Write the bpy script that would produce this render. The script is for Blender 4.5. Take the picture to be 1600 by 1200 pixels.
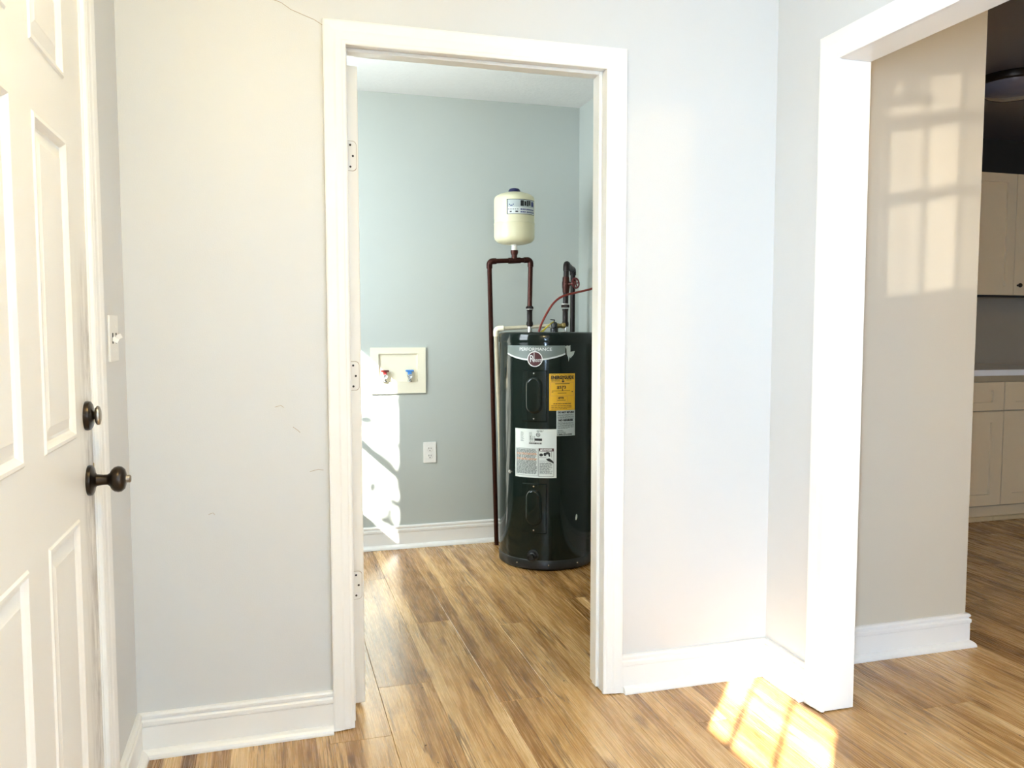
import bpy, bmesh, math, random
from mathutils import Vector, Matrix
random.seed(7)
for o in list(bpy.data.objects):
    bpy.data.objects.remove(o)
S = bpy.context.scene
C = S.collection
R_ = math.radians

# ------------------------------------------------------------------ camera
FPX, YAW, PITCH, ROLL, CAMH = 1281.4, R_(16.3), R_(-3.9075), R_(-0.036), 1.225
F = Vector((math.sin(YAW) * math.cos(PITCH), math.cos(YAW) * math.cos(PITCH), math.sin(PITCH)))
RT = Vector((math.cos(YAW), -math.sin(YAW), 0))
UP = RT.cross(F)
RT, UP = RT * math.cos(ROLL) + UP * math.sin(ROLL), -RT * math.sin(ROLL) + UP * math.cos(ROLL)
cd = bpy.data.cameras.new('camera')
cd.sensor_width = 36
cd.lens = FPX / 1600 * 36
cd.clip_start = 0.02
cam = bpy.data.objects.new('camera', cd)
C.objects.link(cam)
M4 = Matrix((RT, UP, -F)).transposed().to_4x4()
M4.translation = (0, 0, CAMH)
cam.matrix_world = M4
S.camera = cam

# ------------------------------------------------------------------ light and exposure
S.view_settings.view_transform = 'Standard'
S.view_settings.look = 'None'
S.view_settings.gamma = 1
S.view_settings.use_curve_mapping = False
S.view_settings.exposure = 0.95
W = bpy.data.worlds.new('sky')
S.world = W
W.use_nodes = True
bg = W.node_tree.nodes['Background']
bg.inputs[0].default_value = (0.62, 0.78, 1.0, 1)
bg.inputs[1].default_value = 1.2

SUN_AZ = Vector((0.66, 0.75))
SUN_TAN = 0.62


def aim(o, d):
    o.rotation_euler = Vector(d).to_track_quat('-Z', 'Y').to_euler()


def lamp(name, kind, loc, d, energy, col, **kw):
    l = bpy.data.lights.new(name, kind)
    l.energy = energy
    l.color = col
    for k, v in kw.items():
        setattr(l, k, v)
    o = bpy.data.objects.new(name, l)
    o.location = loc
    aim(o, d)
    C.objects.link(o)
    return o


COOL = (0.60, 0.79, 1.0)
lamp('sun_light', 'SUN', (-4, -4, 5), (SUN_AZ.x, SUN_AZ.y, -SUN_TAN), 30, (1.0, 0.97, 0.90), angle=R_(0.5))
# daylight entering through unseen windows, mostly added for the light (area lights standing in the openings)
lamp('added_window_light_back', 'AREA', (0.62, -2.93, 1.5), (0, 1, -0.05), 16, COOL, shape='RECTANGLE', size=1.5, size_y=1.4)
lamp('window_daylight_left', 'AREA', (-0.50, -0.40, 1.22), (1, 0.1, 0), 300, (0.52, 0.725, 1.0), shape='RECTANGLE', size=0.5, size_y=0.7)
lamp('window_daylight_laundry', 'AREA', (-0.64, 3.40, 1.60), (1, 0.2, -0.1), 30, (0.85, 0.95, 1.0), shape='RECTANGLE', size=0.75, size_y=1.1)
lamp('added_window_light_dining', 'AREA', (3.6, -2.93, 1.5), (0, 1, -0.05), 4, (1.0, 0.93, 0.82), shape='RECTANGLE', size=1.6, size_y=1.3)

# ------------------------------------------------------------------ materials
MATS = {}


def new_mat(name):
    m = bpy.data.materials.new(name)
    m.use_nodes = True
    MATS[name] = m
    nt = m.node_tree
    return m, nt, nt.nodes['Principled BSDF']


def N(nt, t, **kw):
    n = nt.nodes.new(t)
    for k, v in kw.items():
        setattr(n, k, v)
    return n


def plain(name, col, rough=0.5, metal=0.0, var=0.06, nscale=30, bump=0.0, bscale=120, coat=0.0, coat_rough=0.1, emit=None, spec=None):
    m, nt, b = new_mat(name)
    L = nt.links.new
    tc = N(nt, 'ShaderNodeTexCoord')
    n = N(nt, 'ShaderNodeTexNoise')
    n.inputs['Scale'].default_value = nscale
    n.inputs['Detail'].default_value = 4
    L(tc.outputs['Object'], n.inputs['Vector'])
    mix = N(nt, 'ShaderNodeMix', data_type='RGBA')
    lo = [max(0, c * (1 - var)) for c in col]
    hi = [min(1, c * (1 + var)) for c in col]
    mix.inputs[6].default_value = (*lo, 1)
    mix.inputs[7].default_value = (*hi, 1)
    L(n.outputs['Fac'], mix.inputs[0])
    L(mix.outputs[2], b.inputs['Base Color'])
    b.inputs['Roughness'].default_value = rough
    b.inputs['Metallic'].default_value = metal
    if spec is not None:
        b.inputs['Specular IOR Level'].default_value = spec
    if coat:
        b.inputs['Coat Weight'].default_value = coat
        b.inputs['Coat Roughness'].default_value = coat_rough
    if bump:
        n2 = N(nt, 'ShaderNodeTexNoise')
        n2.inputs['Scale'].default_value = bscale
        n2.inputs['Detail'].default_value = 3
        L(tc.outputs['Object'], n2.inputs['Vector'])
        bp = N(nt, 'ShaderNodeBump')
        bp.inputs['Strength'].default_value = bump
        bp.inputs['Distance'].default_value = 0.002
        L(n2.outputs['Fac'], bp.inputs['Height'])
        L(bp.outputs['Normal'], b.inputs['Normal'])
    if emit:
        b.inputs['Emission Color'].default_value = (*emit[0], 1)
        b.inputs['Emission Strength'].default_value = emit[1]
    return m


WALLC = (0.648, 0.644, 0.622)
plain('paint', WALLC, 0.42, var=0.02, nscale=2.2, bump=0.12, bscale=260)
plain('paint_laundry', (0.47, 0.50, 0.462), 0.42, var=0.025, nscale=2.2, bump=0.12, bscale=260)
plain('paint_hall_warm_light', (0.60, 0.55, 0.45), 0.42, var=0.02, nscale=2.2, bump=0.12, bscale=260)  # warm hall light put into the wall colour
plain('ceiling_paint', (0.74, 0.74, 0.72), 0.8, var=0.02, bump=0.3, bscale=90)
plain('ceiling_texture', (0.74, 0.74, 0.71), 0.85, var=0.03, bump=1.0, bscale=55)
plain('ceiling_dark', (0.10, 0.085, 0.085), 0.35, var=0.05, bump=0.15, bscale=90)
plain('trim_white', (0.86, 0.845, 0.80), 0.3, var=0.02, nscale=6, bump=0.04, bscale=60)
plain('door_white', (0.84, 0.80, 0.72), 0.33, var=0.02, nscale=5, bump=0.05, bscale=180)
plain('plastic_white', (0.82, 0.80, 0.75), 0.35, var=0.01)
plain('plastic_cream', (0.84, 0.79, 0.62), 0.4, var=0.03)
plain('pipe_cream', (0.50, 0.45, 0.33), 0.5, var=0.15, nscale=40)
plain('copper', (0.045, 0.014, 0.010), 0.38, metal=0.75, var=0.55, nscale=45)
plain('copper_black', (0.014, 0.009, 0.008), 0.45, metal=0.6, var=0.5, nscale=45)
plain('steel', (0.62, 0.62, 0.60), 0.25, metal=1.0, var=0.1)
plain('brass', (0.42, 0.32, 0.13), 0.4, metal=0.8, var=0.3)
plain('bronze', (0.045, 0.034, 0.026), 0.28, metal=0.9, var=0.25)
plain('satin_nickel', (0.42, 0.38, 0.33), 0.28, metal=1.0, var=0.1)
plain('heater_enamel', (0.004, 0.009, 0.007), 0.10, var=0.2, nscale=8, spec=0.32)
plain('heater_black', (0.005, 0.006, 0.006), 0.35, var=0.2)
plain('tank_cream', (0.68, 0.65, 0.44), 0.32, var=0.03)
plain('navy', (0.008, 0.010, 0.07), 0.4)
plain('red_plastic', (0.11, 0.006, 0.006), 0.4)
plain('blue_plastic', (0.07, 0.25, 0.62), 0.4)
plain('cable_red', (0.21, 0.022, 0.013), 0.45)
plain('cable_yellow', (0.50, 0.42, 0.04), 0.5)
plain('label_white', (0.66, 0.70, 0.67), 0.5, var=0.02)
plain('label_paper', (0.45, 0.50, 0.49), 0.5, var=0.02)
plain('label_yellow', (0.72, 0.40, 0.015), 0.5, var=0.03)
plain('label_grey', (0.14, 0.17, 0.155), 0.4, var=0.03)
plain('ink_black', (0.006, 0.006, 0.006), 0.5)
plain('ink_grey', (0.05, 0.07, 0.065), 0.5, var=0.3, nscale=300)
plain('ink_orange', (0.45, 0.19, 0.07), 0.5, var=0.2, nscale=300)
plain('ink_maroon', (0.055, 0.008, 0.010), 0.4)
plain('ink_white', (0.72, 0.73, 0.71), 0.4)
plain('ink_silver', (0.60, 0.62, 0.60), 0.35)
plain('ink_blue', (0.02, 0.03, 0.16), 0.5)
plain('foil', (0.42, 0.46, 0.43), 0.5, metal=0.3, var=0.3, nscale=60)
plain('cabinet_paint', (0.68, 0.55, 0.36), 0.45, var=0.02)
plain('counter', (0.80, 0.80, 0.80), 0.2, var=0.06, nscale=9)
plain('counter_edge_gap_shade', (0.36, 0.30, 0.20), 0.5, var=0.08)
plain('toe_wood', (0.60, 0.47, 0.27), 0.5, var=0.1)
plain('dark_gap', (0.02, 0.017, 0.014), 0.8)
plain('subfloor', (0.05, 0.03, 0.015), 0.9)
plain('raw_wood', (0.42, 0.30, 0.19), 0.7, var=0.2)
plain('debris', (0.05, 0.03, 0.018), 0.8, var=0.5, nscale=200)
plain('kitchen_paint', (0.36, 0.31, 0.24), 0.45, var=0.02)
plain('soffit_shade', (0.012, 0.010, 0.009), 0.6)  # shade above the wall cabinets put into the soffit colour
plain('lamp_glass', (0.9, 0.86, 0.78), 0.4, emit=((1.0, 0.82, 0.58), 3.0))
plain('dome_glass', (0.10, 0.095, 0.115), 0.15, var=0.05, coat=0.4)

m, nt, b = new_mat('window_glass')
nt.nodes.remove(b)
g1 = N(nt, 'ShaderNodeBsdfTransparent')
g2 = N(nt, 'ShaderNodeBsdfGlossy')
g2.inputs['Roughness'].default_value = 0.02
mx = N(nt, 'ShaderNodeMixShader')
mx.inputs[0].default_value = 0.06
nt.links.new(g1.outputs[0], mx.inputs[1])
nt.links.new(g2.outputs[0], mx.inputs[2])
nt.links.new(mx.outputs[0], nt.nodes['Material Output'].inputs[0])


def wood_material():
    m, nt, b = new_mat('plank_wood')
    L = nt.links.new

    def math_(op, a, bb=None, c=None):
        n = N(nt, 'ShaderNodeMath', operation=op)
        for i, v in enumerate((a, bb, c)):
            if v is None:
                continue
            if isinstance(v, (int, float)):
                n.inputs[i].default_value = v
            else:
                L(v, n.inputs[i])
        return n.outputs[0]

    def noise(vec, scale, detail=4, rough=0.55, dist=0.0):
        n = N(nt, 'ShaderNodeTexNoise')
        n.inputs['Scale'].default_value = scale
        n.inputs['Detail'].default_value = detail
        n.inputs['Roughness'].default_value = rough
        n.inputs['Distortion'].default_value = dist
        L(vec, n.inputs['Vector'])
        return n.outputs['Fac']

    def comb(x, y, z=0.0):
        n = N(nt, 'ShaderNodeCombineXYZ')
        for i, v in enumerate((x, y, z)):
            if isinstance(v, (int, float)):
                n.inputs[i].default_value = v
            else:
                L(v, n.inputs[i])
        return n.outputs[0]

    def ramp(fac, stops):
        n = N(nt, 'ShaderNodeValToRGB')
        e = n.color_ramp.elements
        while len(e) < len(stops):
            e.new(0.5)
        for i, (p, c) in enumerate(stops):
            e[i].position = p
            e[i].color = (*c, 1) if len(c) == 3 else c
        L(fac, n.inputs[0])
        return n.outputs[0]

    def mixc(fac, a, bb, mode='MIX'):
        n = N(nt, 'ShaderNodeMix', data_type='RGBA', blend_type=mode)
        for i, v in ((0, fac), (6, a), (7, bb)):
            if isinstance(v, (int, float)):
                n.inputs[i].default_value = v
            elif isinstance(v, tuple):
                n.inputs[i].default_value = (*v, 1)
            else:
                L(v, n.inputs[i])
        return n.outputs[2]

    tc = N(nt, 'ShaderNodeTexCoord')
    oi = N(nt, 'ShaderNodeObjectInfo')
    sx = N(nt, 'ShaderNodeSeparateXYZ')
    L(tc.outputs['Object'], sx.inputs[0])
    x, y = sx.outputs[0], sx.outputs[1]
    rnd = math_('MULTIPLY', oi.outputs['Random'], 83.0)
    # printed strips within a plank, with wandering edges
    wob = noise(comb(math_('MULTIPLY', x, 3.0), math_('MULTIPLY', y, 0.8), rnd), 2.0, 2)
    xs = math_('ADD', x, math_('MULTIPLY', math_('SUBTRACT', wob, 0.5), 0.05))
    strip = math_('FLOOR', math_('MULTIPLY', math_('ADD', xs, 5.0), 21.0))
    wn = N(nt, 'ShaderNodeTexWhiteNoise', noise_dimensions='2D')
    L(comb(strip, rnd), wn.inputs['Vector'])
    sr = wn.outputs['Value']
    z = math_('ADD', rnd, math_('MULTIPLY', sr, 7.0))
    broad = noise(comb(math_('MULTIPLY', x, 14.0), math_('MULTIPLY', y, 1.1), z), 1.0, 4, 0.6, 0.8)
    fine = noise(comb(math_('MULTIPLY', x, 260.0), math_('MULTIPLY', y, 7.0), z), 1.0, 3, 0.6, 0.3)
    tone = math_('ADD', math_('MULTIPLY', broad, 0.58), math_('MULTIPLY', fine, 0.36))
    tone = math_('ADD', tone, math_('MULTIPLY', math_('SUBTRACT', sr, 0.5), 0.20))
    tone = math_('ADD', tone, math_('MULTIPLY', math_('SUBTRACT', oi.outputs['Random'], 0.5), 0.10))
    base = ramp(tone, [(0.24, (0.16, 0.068, 0.016)), (0.40, (0.39, 0.205, 0.066)), (0.53, (0.60, 0.365, 0.145)), (0.72, (0.78, 0.54, 0.27))])
    # long dark drying cracks
    cr = noise(comb(math_('MULTIPLY', x, 19.0), math_('MULTIPLY', y, 0.75), z), 1.0, 4, 0.55, 0.15)
    crk = math_('ABSOLUTE', math_('SUBTRACT', cr, 0.5))
    crf = ramp(crk, [(0.0, (1, 1, 1)), (0.024, (0, 0, 0))])
    gate = ramp(noise(comb(math_('MULTIPLY', x, 7.0), math_('MULTIPLY', y, 2.2), z), 1.0, 2), [(0.44, (0, 0, 0)), (0.56, (1, 1, 1))])
    col = mixc(math_('MULTIPLY', math_('MULTIPLY', crf, gate), 0.80), base, (0.13, 0.058, 0.018))
    # knots
    vo = N(nt, 'ShaderNodeTexVoronoi', feature='F1')
    dis = noise(comb(math_('MULTIPLY', x, 20.0), math_('MULTIPLY', y, 9.0), z), 1.0, 3)
    L(comb(math_('ADD', math_('MULTIPLY', x, 9.0), math_('MULTIPLY', dis, 0.55)), math_('ADD', math_('MULTIPLY', y, 2.9), rnd), z), vo.inputs['Vector'])
    vo.inputs['Scale'].default_value = 1.0
    kn = ramp(vo.outputs['Distance'], [(0.08, (1, 1, 1)), (0.20, (0, 0, 0))])
    col = mixc(math_('MULTIPLY', kn, 0.62), col, (0.15, 0.062, 0.018))
    L(col, b.inputs['Base Color'])
    L(math_('ADD', math_('MULTIPLY', fine, 0.14), 0.20), b.inputs['Roughness'])
    b.inputs['Specular IOR Level'].default_value = 0.7
    bp = N(nt, 'ShaderNodeBump')
    bp.inputs['Strength'].default_value = 0.18
    bp.inputs['Distance'].default_value = 0.0012
    L(math_('SUBTRACT', fine, math_('MULTIPLY', crf, 0.5)), bp.inputs['Height'])
    L(bp.outputs['Normal'], b.inputs['Normal'])
    return m


wood_material()

# entry door: cream paint with grubby smudges along its lock stile
m, nt, b = new_mat('door_grubby')
L = nt.links.new
tc = N(nt, 'ShaderNodeTexCoord')
sp = N(nt, 'ShaderNodeSeparateXYZ')
L(tc.outputs['Object'], sp.inputs[0])
mr = N(nt, 'ShaderNodeMapRange')
mr.inputs[1].default_value = 1.90
mr.inputs[2].default_value = 1.985
L(sp.outputs[1], mr.inputs[0])
mz = N(nt, 'ShaderNodeMapRange')
mz.inputs[1].default_value = 1.42
mz.inputs[2].default_value = 1.22
L(sp.outputs[2], mz.inputs[0])
mp = N(nt, 'ShaderNodeMapping')
mp.inputs['Scale'].default_value = (30, 30, 7)
L(tc.outputs['Object'], mp.inputs[0])
ns = N(nt, 'ShaderNodeTexNoise')
ns.inputs['Scale'].default_value = 1.0
ns.inputs['Detail'].default_value = 7
ns.inputs['Roughness'].default_value = 0.7
L(mp.outputs[0], ns.inputs['Vector'])
rp = N(nt, 'ShaderNodeValToRGB')
rp.color_ramp.elements[0].position = 0.40
rp.color_ramp.elements[1].position = 0.62
L(ns.outputs['Fac'], rp.inputs[0])
m1 = N(nt, 'ShaderNodeMath', operation='MULTIPLY')
L(mr.outputs[0], m1.inputs[0])
L(mz.outputs[0], m1.inputs[1])
m2 = N(nt, 'ShaderNodeMath', operation='MULTIPLY')
L(m1.outputs[0], m2.inputs[0])
L(rp.outputs[0], m2.inputs[1])
m3 = N(nt, 'ShaderNodeMath', operation='MULTIPLY')
L(m2.outputs[0], m3.inputs[0])
m3.inputs[1].default_value = 0.75
mc = N(nt, 'ShaderNodeMix', data_type='RGBA')
L(m3.outputs[0], mc.inputs[0])
mc.inputs[6].default_value = (0.82, 0.78, 0.70, 1)
mc.inputs[7].default_value = (0.27, 0.21, 0.14, 1)
L(mc.outputs[2], b.inputs['Base Color'])
b.inputs['Roughness'].default_value = 0.35


# ------------------------------------------------------------------ mesh helpers
def link(name, me, mat, parent=None, smooth=False):
    if mat:
        me.materials.append(MATS[mat])
    if smooth:
        for p in me.polygons:
            p.use_smooth = True
    o = bpy.data.objects.new(name, me)
    C.objects.link(o)
    if parent:
        o.parent = parent
        o.matrix_parent_inverse = parent.matrix_basis.inverted() if False else Matrix.Identity(4)
    return o


def put(bm, name, mat, parent=None, smooth=False, origin=None):
    """link a bmesh given in world coordinates; parts are stored relative to the parent's location"""
    bmesh.ops.recalc_face_normals(bm, faces=bm.faces[:])
    off = Vector((0, 0, 0))
    if parent is not None:
        off = wloc(parent)
    if origin is not None:
        base = Vector(origin)
    else:
        base = off
    bmesh.ops.translate(bm, verts=bm.verts[:], vec=-base)
    me = bpy.data.meshes.new(name)
    bm.to_mesh(me)
    bm.free()
    if smooth:
        for p in me.polygons:
            p.use_smooth = True
        try:
            me.set_sharp_from_angle(angle=R_(40))
        except Exception:
            pass
    o = link(name, me, mat, parent)
    o.location = base - off if parent is not None else base
    return o


def wloc(o):
    v = Vector((0, 0, 0))
    while o is not None:
        v += o.location
        o = o.parent
    return v


def thing(name, label, cat, loc, group=None, kind=None):
    o = bpy.data.objects.new(name, None)
    C.objects.link(o)
    o.location = loc
    o.empty_display_size = 0.05
    return tag(o, label, cat, group, kind)


def tag(o, label=None, cat=None, group=None, kind=None):
    if label:
        o['label'] = label
    if cat:
        o['category'] = cat
    if group:
        o['group'] = group
    if kind:
        o['kind'] = kind
    return o


def bbox(bm, x0, x1, y0, y1, z0, z1, bev=0.0, seg=1):
    b2 = bmesh.new()
    r = bmesh.ops.create_cube(b2, size=1)
    bmesh.ops.scale(b2, vec=(abs(x1 - x0), abs(y1 - y0), abs(z1 - z0)), verts=b2.verts)
    bmesh.ops.translate(b2, vec=((x0 + x1) / 2, (y0 + y1) / 2, (z0 + z1) / 2), verts=b2.verts)
    if bev:
        bmesh.ops.bevel(b2, geom=b2.edges[:], offset=bev, segments=seg, affect='EDGES', profile=0.5)
    merge(bm, b2)
    return bm


def merge(bm, b2):
    vm = {}
    for v in b2.verts:
        vm[v] = bm.verts.new(v.co)
    for f in b2.faces:
        try:
            bm.faces.new([vm[v] for v in f.verts])
        except ValueError:
            pass
    b2.free()


def box(name, x0, x1, y0, y1, z0, z1, mat, parent=None, bev=0.0, seg=1):
    bm = bmesh.new()
    bbox(bm, x0, x1, y0, y1, z0, z1, bev, seg)
    return put(bm, name, mat, parent)


def prism(bm, prof, origin, wd, dd, ad, a0, a1, m0=0.0, m1=0.0):
    """profile of (w, d) points carried along ad from a0+m0*w to a1+m1*w"""
    o, wd, dd, ad = Vector(origin), Vector(wd), Vector(dd), Vector(ad)
    A = [bm.verts.new(o + wd * w + dd * d + ad * (a0 + m0 * w)) for w, d in prof]
    B = [bm.verts.new(o + wd * w + dd * d + ad * (a1 + m1 * w)) for w, d in prof]
    n = len(prof)
    for i in range(n):
        bm.faces.new((A[i], A[(i + 1) % n], B[(i + 1) % n], B[i]))
    bm.faces.new(A)
    bm.faces.new(B[::-1])


def lathe(bm, prof, loc, axis=(0, 0, 1), n=32):
    """(r, h) profile spun about axis"""
    ax = Vector(axis).normalized()
    q = Vector((0, 0, 1)).rotation_difference(ax)
    loc = Vector(loc)
    rings = []
    for r, h in prof:
        if r < 1e-6:
            rings.append([bm.verts.new(loc + q @ Vector((0, 0, h)))])
        else:
            rings.append([bm.verts.new(loc + q @ Vector((r * math.cos(2 * math.pi * i / n), r * math.sin(2 * math.pi * i / n), h))) for i in range(n)])
    for a, b in zip(rings, rings[1:]):
        for i in range(n):
            j = (i + 1) % n
            if len(a) == 1 and len(b) == 1:
                continue
            if len(a) == 1:
                bm.faces.new((a[0], b[i], b[j]))
            elif len(b) == 1:
                bm.faces.new((a[i], a[j], b[0]))
            else:
                bm.faces.new((a[i], a[j], b[j], b[i]))
    for e, rev in ((rings[0], True), (rings[-1], False)):
        if len(e) > 1:
            bm.faces.new(e[::-1] if rev else e)


def tube(bm, pts, r, n=12, cap=True):
    pts = [Vector(p) for p in pts]
    rr = r if isinstance(r, (list, tuple)) else [r] * len(pts)
    rings = []
    t0 = (pts[1] - pts[0]).normalized()
    u = t0.orthogonal().normalized()
    for i, p in enumerate(pts):
        if i == 0:
            t = t0
        elif i == len(pts) - 1:
            t = (pts[i] - pts[i - 1]).normalized()
        else:
            t = ((pts[i] - pts[i - 1]).normalized() + (pts[i + 1] - pts[i]).normalized()).normalized()
        u = (u - t * u.dot(t)).normalized()
        v = t.cross(u)
        rings.append([bm.verts.new(p + (u * math.cos(2 * math.pi * k / n) + v * math.sin(2 * math.pi * k / n)) * rr[i]) for k in range(n)])
    for a, b in zip(rings, rings[1:]):
        for k in range(n):
            bm.faces.new((a[k], a[(k + 1) % n], b[(k + 1) % n], b[k]))
    if cap:
        bm.faces.new(rings[0][::-1])
        bm.faces.new(rings[-1])


def spline(pts, n=8):
    P = [Vector(p) for p in pts]
    P = [P[0] * 2 - P[1]] + P + [P[-1] * 2 - P[-2]]
    out = []
    for i in range(1, len(P) - 2):
        for k in range(n):
            t = k / n
            a, b, c, d = P[i - 1], P[i], P[i + 1], P[i + 2]
            out.append(0.5 * ((2 * b) + (c - a) * t + (2 * a - 5 * b + 4 * c - d) * t * t + (3 * b - a - 3 * c + d) * t ** 3))
    out.append(P[-2])
    return out


def arc_bend(p, d_in, d_out, r, n=6):
    """points of a quarter bend of radius r around corner p"""
    p, a, b = Vector(p), Vector(d_in).normalized(), Vector(d_out).normalized()
    s = p - a * r
    c = s + b * r
    return [c + (-b) * r * math.cos(t) + a * r * math.sin(t) for t in [math.pi / 2 * k / n for k in range(n + 1)]]


def polyface(bm, pts):
    bm.faces.new([bm.verts.new(Vector(p)) for p in pts])


# ------------------------------------------------------------------ key sizes of the place
XL, XR, YW, CEIL = -0.3897, 1.6644, 2.481, 2.485
XRB = 1.774            # far face of the right wall
YWB = 2.596            # laundry side of the front wall
YB, XE, YK = -3.0, 5.6, 4.75   # back wall, far right wall, kitchen back wall
XLL, XLR, YLB = -0.55, 1.722, 4.503   # laundry left, right, back
DX0, DX1, DZ = 0.222, 1.037, 2.045     # clear doorway to the laundry
EY0, EY1, EZ = 1.085, 2.030, 2.045     # entry doorway in the left wall
OY0, OY1, OZ = 0.60, 2.156, 2.036      # cased opening in the right wall
HX = 2.546             # free end of the hall wall


def struct(name, label, cat, boxes, mat):
    bm = bmesh.new()
    for bx in boxes:
        bbox(bm, *bx)
    return tag(put(bm, name, mat), label, cat, kind='structure')


def holed(u0, u1, z0, z1, holes):
    """rectangles that cover u0..u1 x z0..z1 except the holes"""
    us = sorted({u0, u1, *[h[0] for h in holes], *[h[1] for h in holes]})
    out = []
    for a, b in zip(us, us[1:]):
        hs = sorted([h for h in holes if h[0] <= a + 1e-6 and h[1] >= b - 1e-6], key=lambda h: h[2])
        z = z0
        for h in hs:
            if h[2] > z + 1e-6:
                out.append((a, b, z, h[2]))
            z = h[3]
        if z < z1 - 1e-6:
            out.append((a, b, z, z1))
    return out


# unseen windows, placed and sized for their light: (wall, u0, u1, z0, z1)
WIN1 = (-0.37, 0.307, 1.512, 1.998)     # small high window in the left wall
WIN2 = (-0.74, -0.28, 0.86, 1.56)      # sash window in the left wall
WIN3 = (-0.15, 1.40, 0.80, 2.20)       # added window, back wall of the entry
WIN4 = (2.75, 4.45, 0.85, 2.15)        # added window, back wall of the dining side
WIN5 = (3.00, 3.80, 1.12, 2.16)        # left wall of the laundry

T = 0.115
wall_front = struct('wall_front', 'pale greige wall around the white-cased laundry doorway', 'wall',
                    [(a, b, YW, YWB, c, d) for a, b, c, d in holed(XLL - T, XRB, 0, CEIL, [(DX0 - 0.02, DX1 + 0.02, 0, DZ + 0.02)])], 'paint')
wall_left = struct('wall_left', 'greige side wall behind the white entry door', 'wall',
                   [(XL - T, XL, a, b, c, d) for a, b, c, d in holed(YB - T, YW, 0, CEIL, [(EY0 - 0.02, EY1 + 0.02, 0, EZ + 0.02), WIN1, WIN2])], 'paint')
wall_right = struct('wall_right', 'pale wall stub at the corner beside the cased opening', 'wall',
                    [(XR, XRB, a, b, c, d) for a, b, c, d in holed(YB, YW, 0, CEIL, [(OY0 - 0.02, OY1 + 0.02, 0, OZ + 0.02)])], 'paint')
wall_hall = struct('wall_hall', 'warm-light tinted wall beyond the cased opening with faint window light on it', 'wall',
                   [(XRB, HX, YW, YW + 0.125, 0, CEIL), (1.85, HX, YW + 0.125, YK, 0, CEIL)], 'paint_hall_warm_light')
wall_back = struct('wall_back', 'greige wall with added windows behind the viewer', 'wall',
                   [(a, b, YB - T, YB, c, d) for a, b, c, d in holed(XL - T, XE + T, 0, CEIL, [WIN3, WIN4])], 'paint')
wall_east = struct('wall_east', 'far side wall of the dining room and kitchen', 'wall', [(XE, XE + T, YB, YK + T, 0, CEIL)], 'kitchen_paint')
wall_kitchen = struct('wall_kitchen', 'dim beige kitchen wall behind the cabinets', 'wall', [(HX, XE + T, YK, YK + T, 0, CEIL)], 'kitchen_paint')
wall_laundry_back = struct('wall_laundry_back', 'grey green laundry wall behind the black water heater', 'wall', [(XLL - T, XLR + T, YLB, YLB + T, 0, CEIL)], 'paint_laundry')
wall_laundry_right = struct('wall_laundry_right', 'narrow strip of grey green laundry side wall right of the pipes', 'wall', [(XLR, 1.85, YWB, YLB, 0, CEIL)], 'paint_laundry')
wall_laundry_left = struct('wall_laundry_left', 'laundry side wall with the window that lights the room', 'wall',
                           [(XLL - T, XLL, a, b, c, d) for a, b, c, d in holed(YWB, YLB, 0, CEIL, [WIN5])], 'paint_laundry')
ceiling = struct('ceiling', 'white ceiling over the entry hall', 'ceiling', [(XL - T, XRB, YB - T, YWB, CEIL, CEIL + 0.1)], 'ceiling_paint')
ceiling_laundry = struct('ceiling_laundry', 'white textured ceiling of the laundry room', 'ceiling', [(XLL - T, 1.85, YWB, YLB + T, CEIL, CEIL + 0.1)], 'ceiling_texture')
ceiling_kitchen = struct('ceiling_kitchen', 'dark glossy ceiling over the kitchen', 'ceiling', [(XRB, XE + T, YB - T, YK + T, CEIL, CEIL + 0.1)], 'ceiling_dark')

sunblock = struct('sunblock_roof', 'porch roof added unseen outside the back windows', 'roof', [(XL - 2.6, XE + 1.5, YB - 3.3, YB - T - .001, 2.62, 2.72)], 'ceiling_paint')  # unseen roof, added only to keep sun out of the back windows

# ------------------------------------------------------------------ floor of single planks
floor = struct('floor', 'light oak plank floor with knots and dark cracks', 'floor', [(XLL - T, XE + T, YB - T, YK + T, -0.06, -0.006)], 'subfloor')
PW, PL = 0.185, 1.22


def plank_mesh(l):
    bm = bmesh.new()
    g, c, t = 0.0004, 0.0011, 0.0055
    x1, y1 = PW - g, l - g
    rings = []
    for i, z in ((0, -t), (0, -0.0006), (c, 0)):
        rings.append([bm.verts.new(p) for p in ((g + i, g + i, z), (x1 - i, g + i, z), (x1 - i, y1 - i, z), (g + i, y1 - i, z))])
    for a, b in zip(rings, rings[1:]):
        for k in range(4):
            bm.faces.new((a[k], a[(k + 1) % 4], b[(k + 1) % 4], b[k]))
    bm.faces.new(rings[-1])
    me = bpy.data.meshes.new('plank')
    bm.to_mesh(me)
    bm.free()
    me.materials.append(MATS['plank_wood'])
    return me


pm_cache = {}
x = XLL - 0.05
row = 0
offs = [0.10, 0.72, 0.33, 1.00, 0.52, 0.86, 0.21, 0.64]
while x < XE:
    y = YB - 1.22 + offs[row % 8]
    while y < YK:
        y0, y1 = max(y, YB), min(y + PL, YK)
        l = round(y1 - y0, 3)
        if l > 0.05 and not (x + PW < XR + 0.1 and y0 > YLB) and not (x > HX and False):
            if l not in pm_cache:
                pm_cache[l] = plank_mesh(l)
            o = bpy.data.objects.new('plank', pm_cache[l])
            C.objects.link(o)
            o.parent = floor
            o.location = (x, y0, 0)
        y += PL
    x += PW
    row += 1

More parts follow.
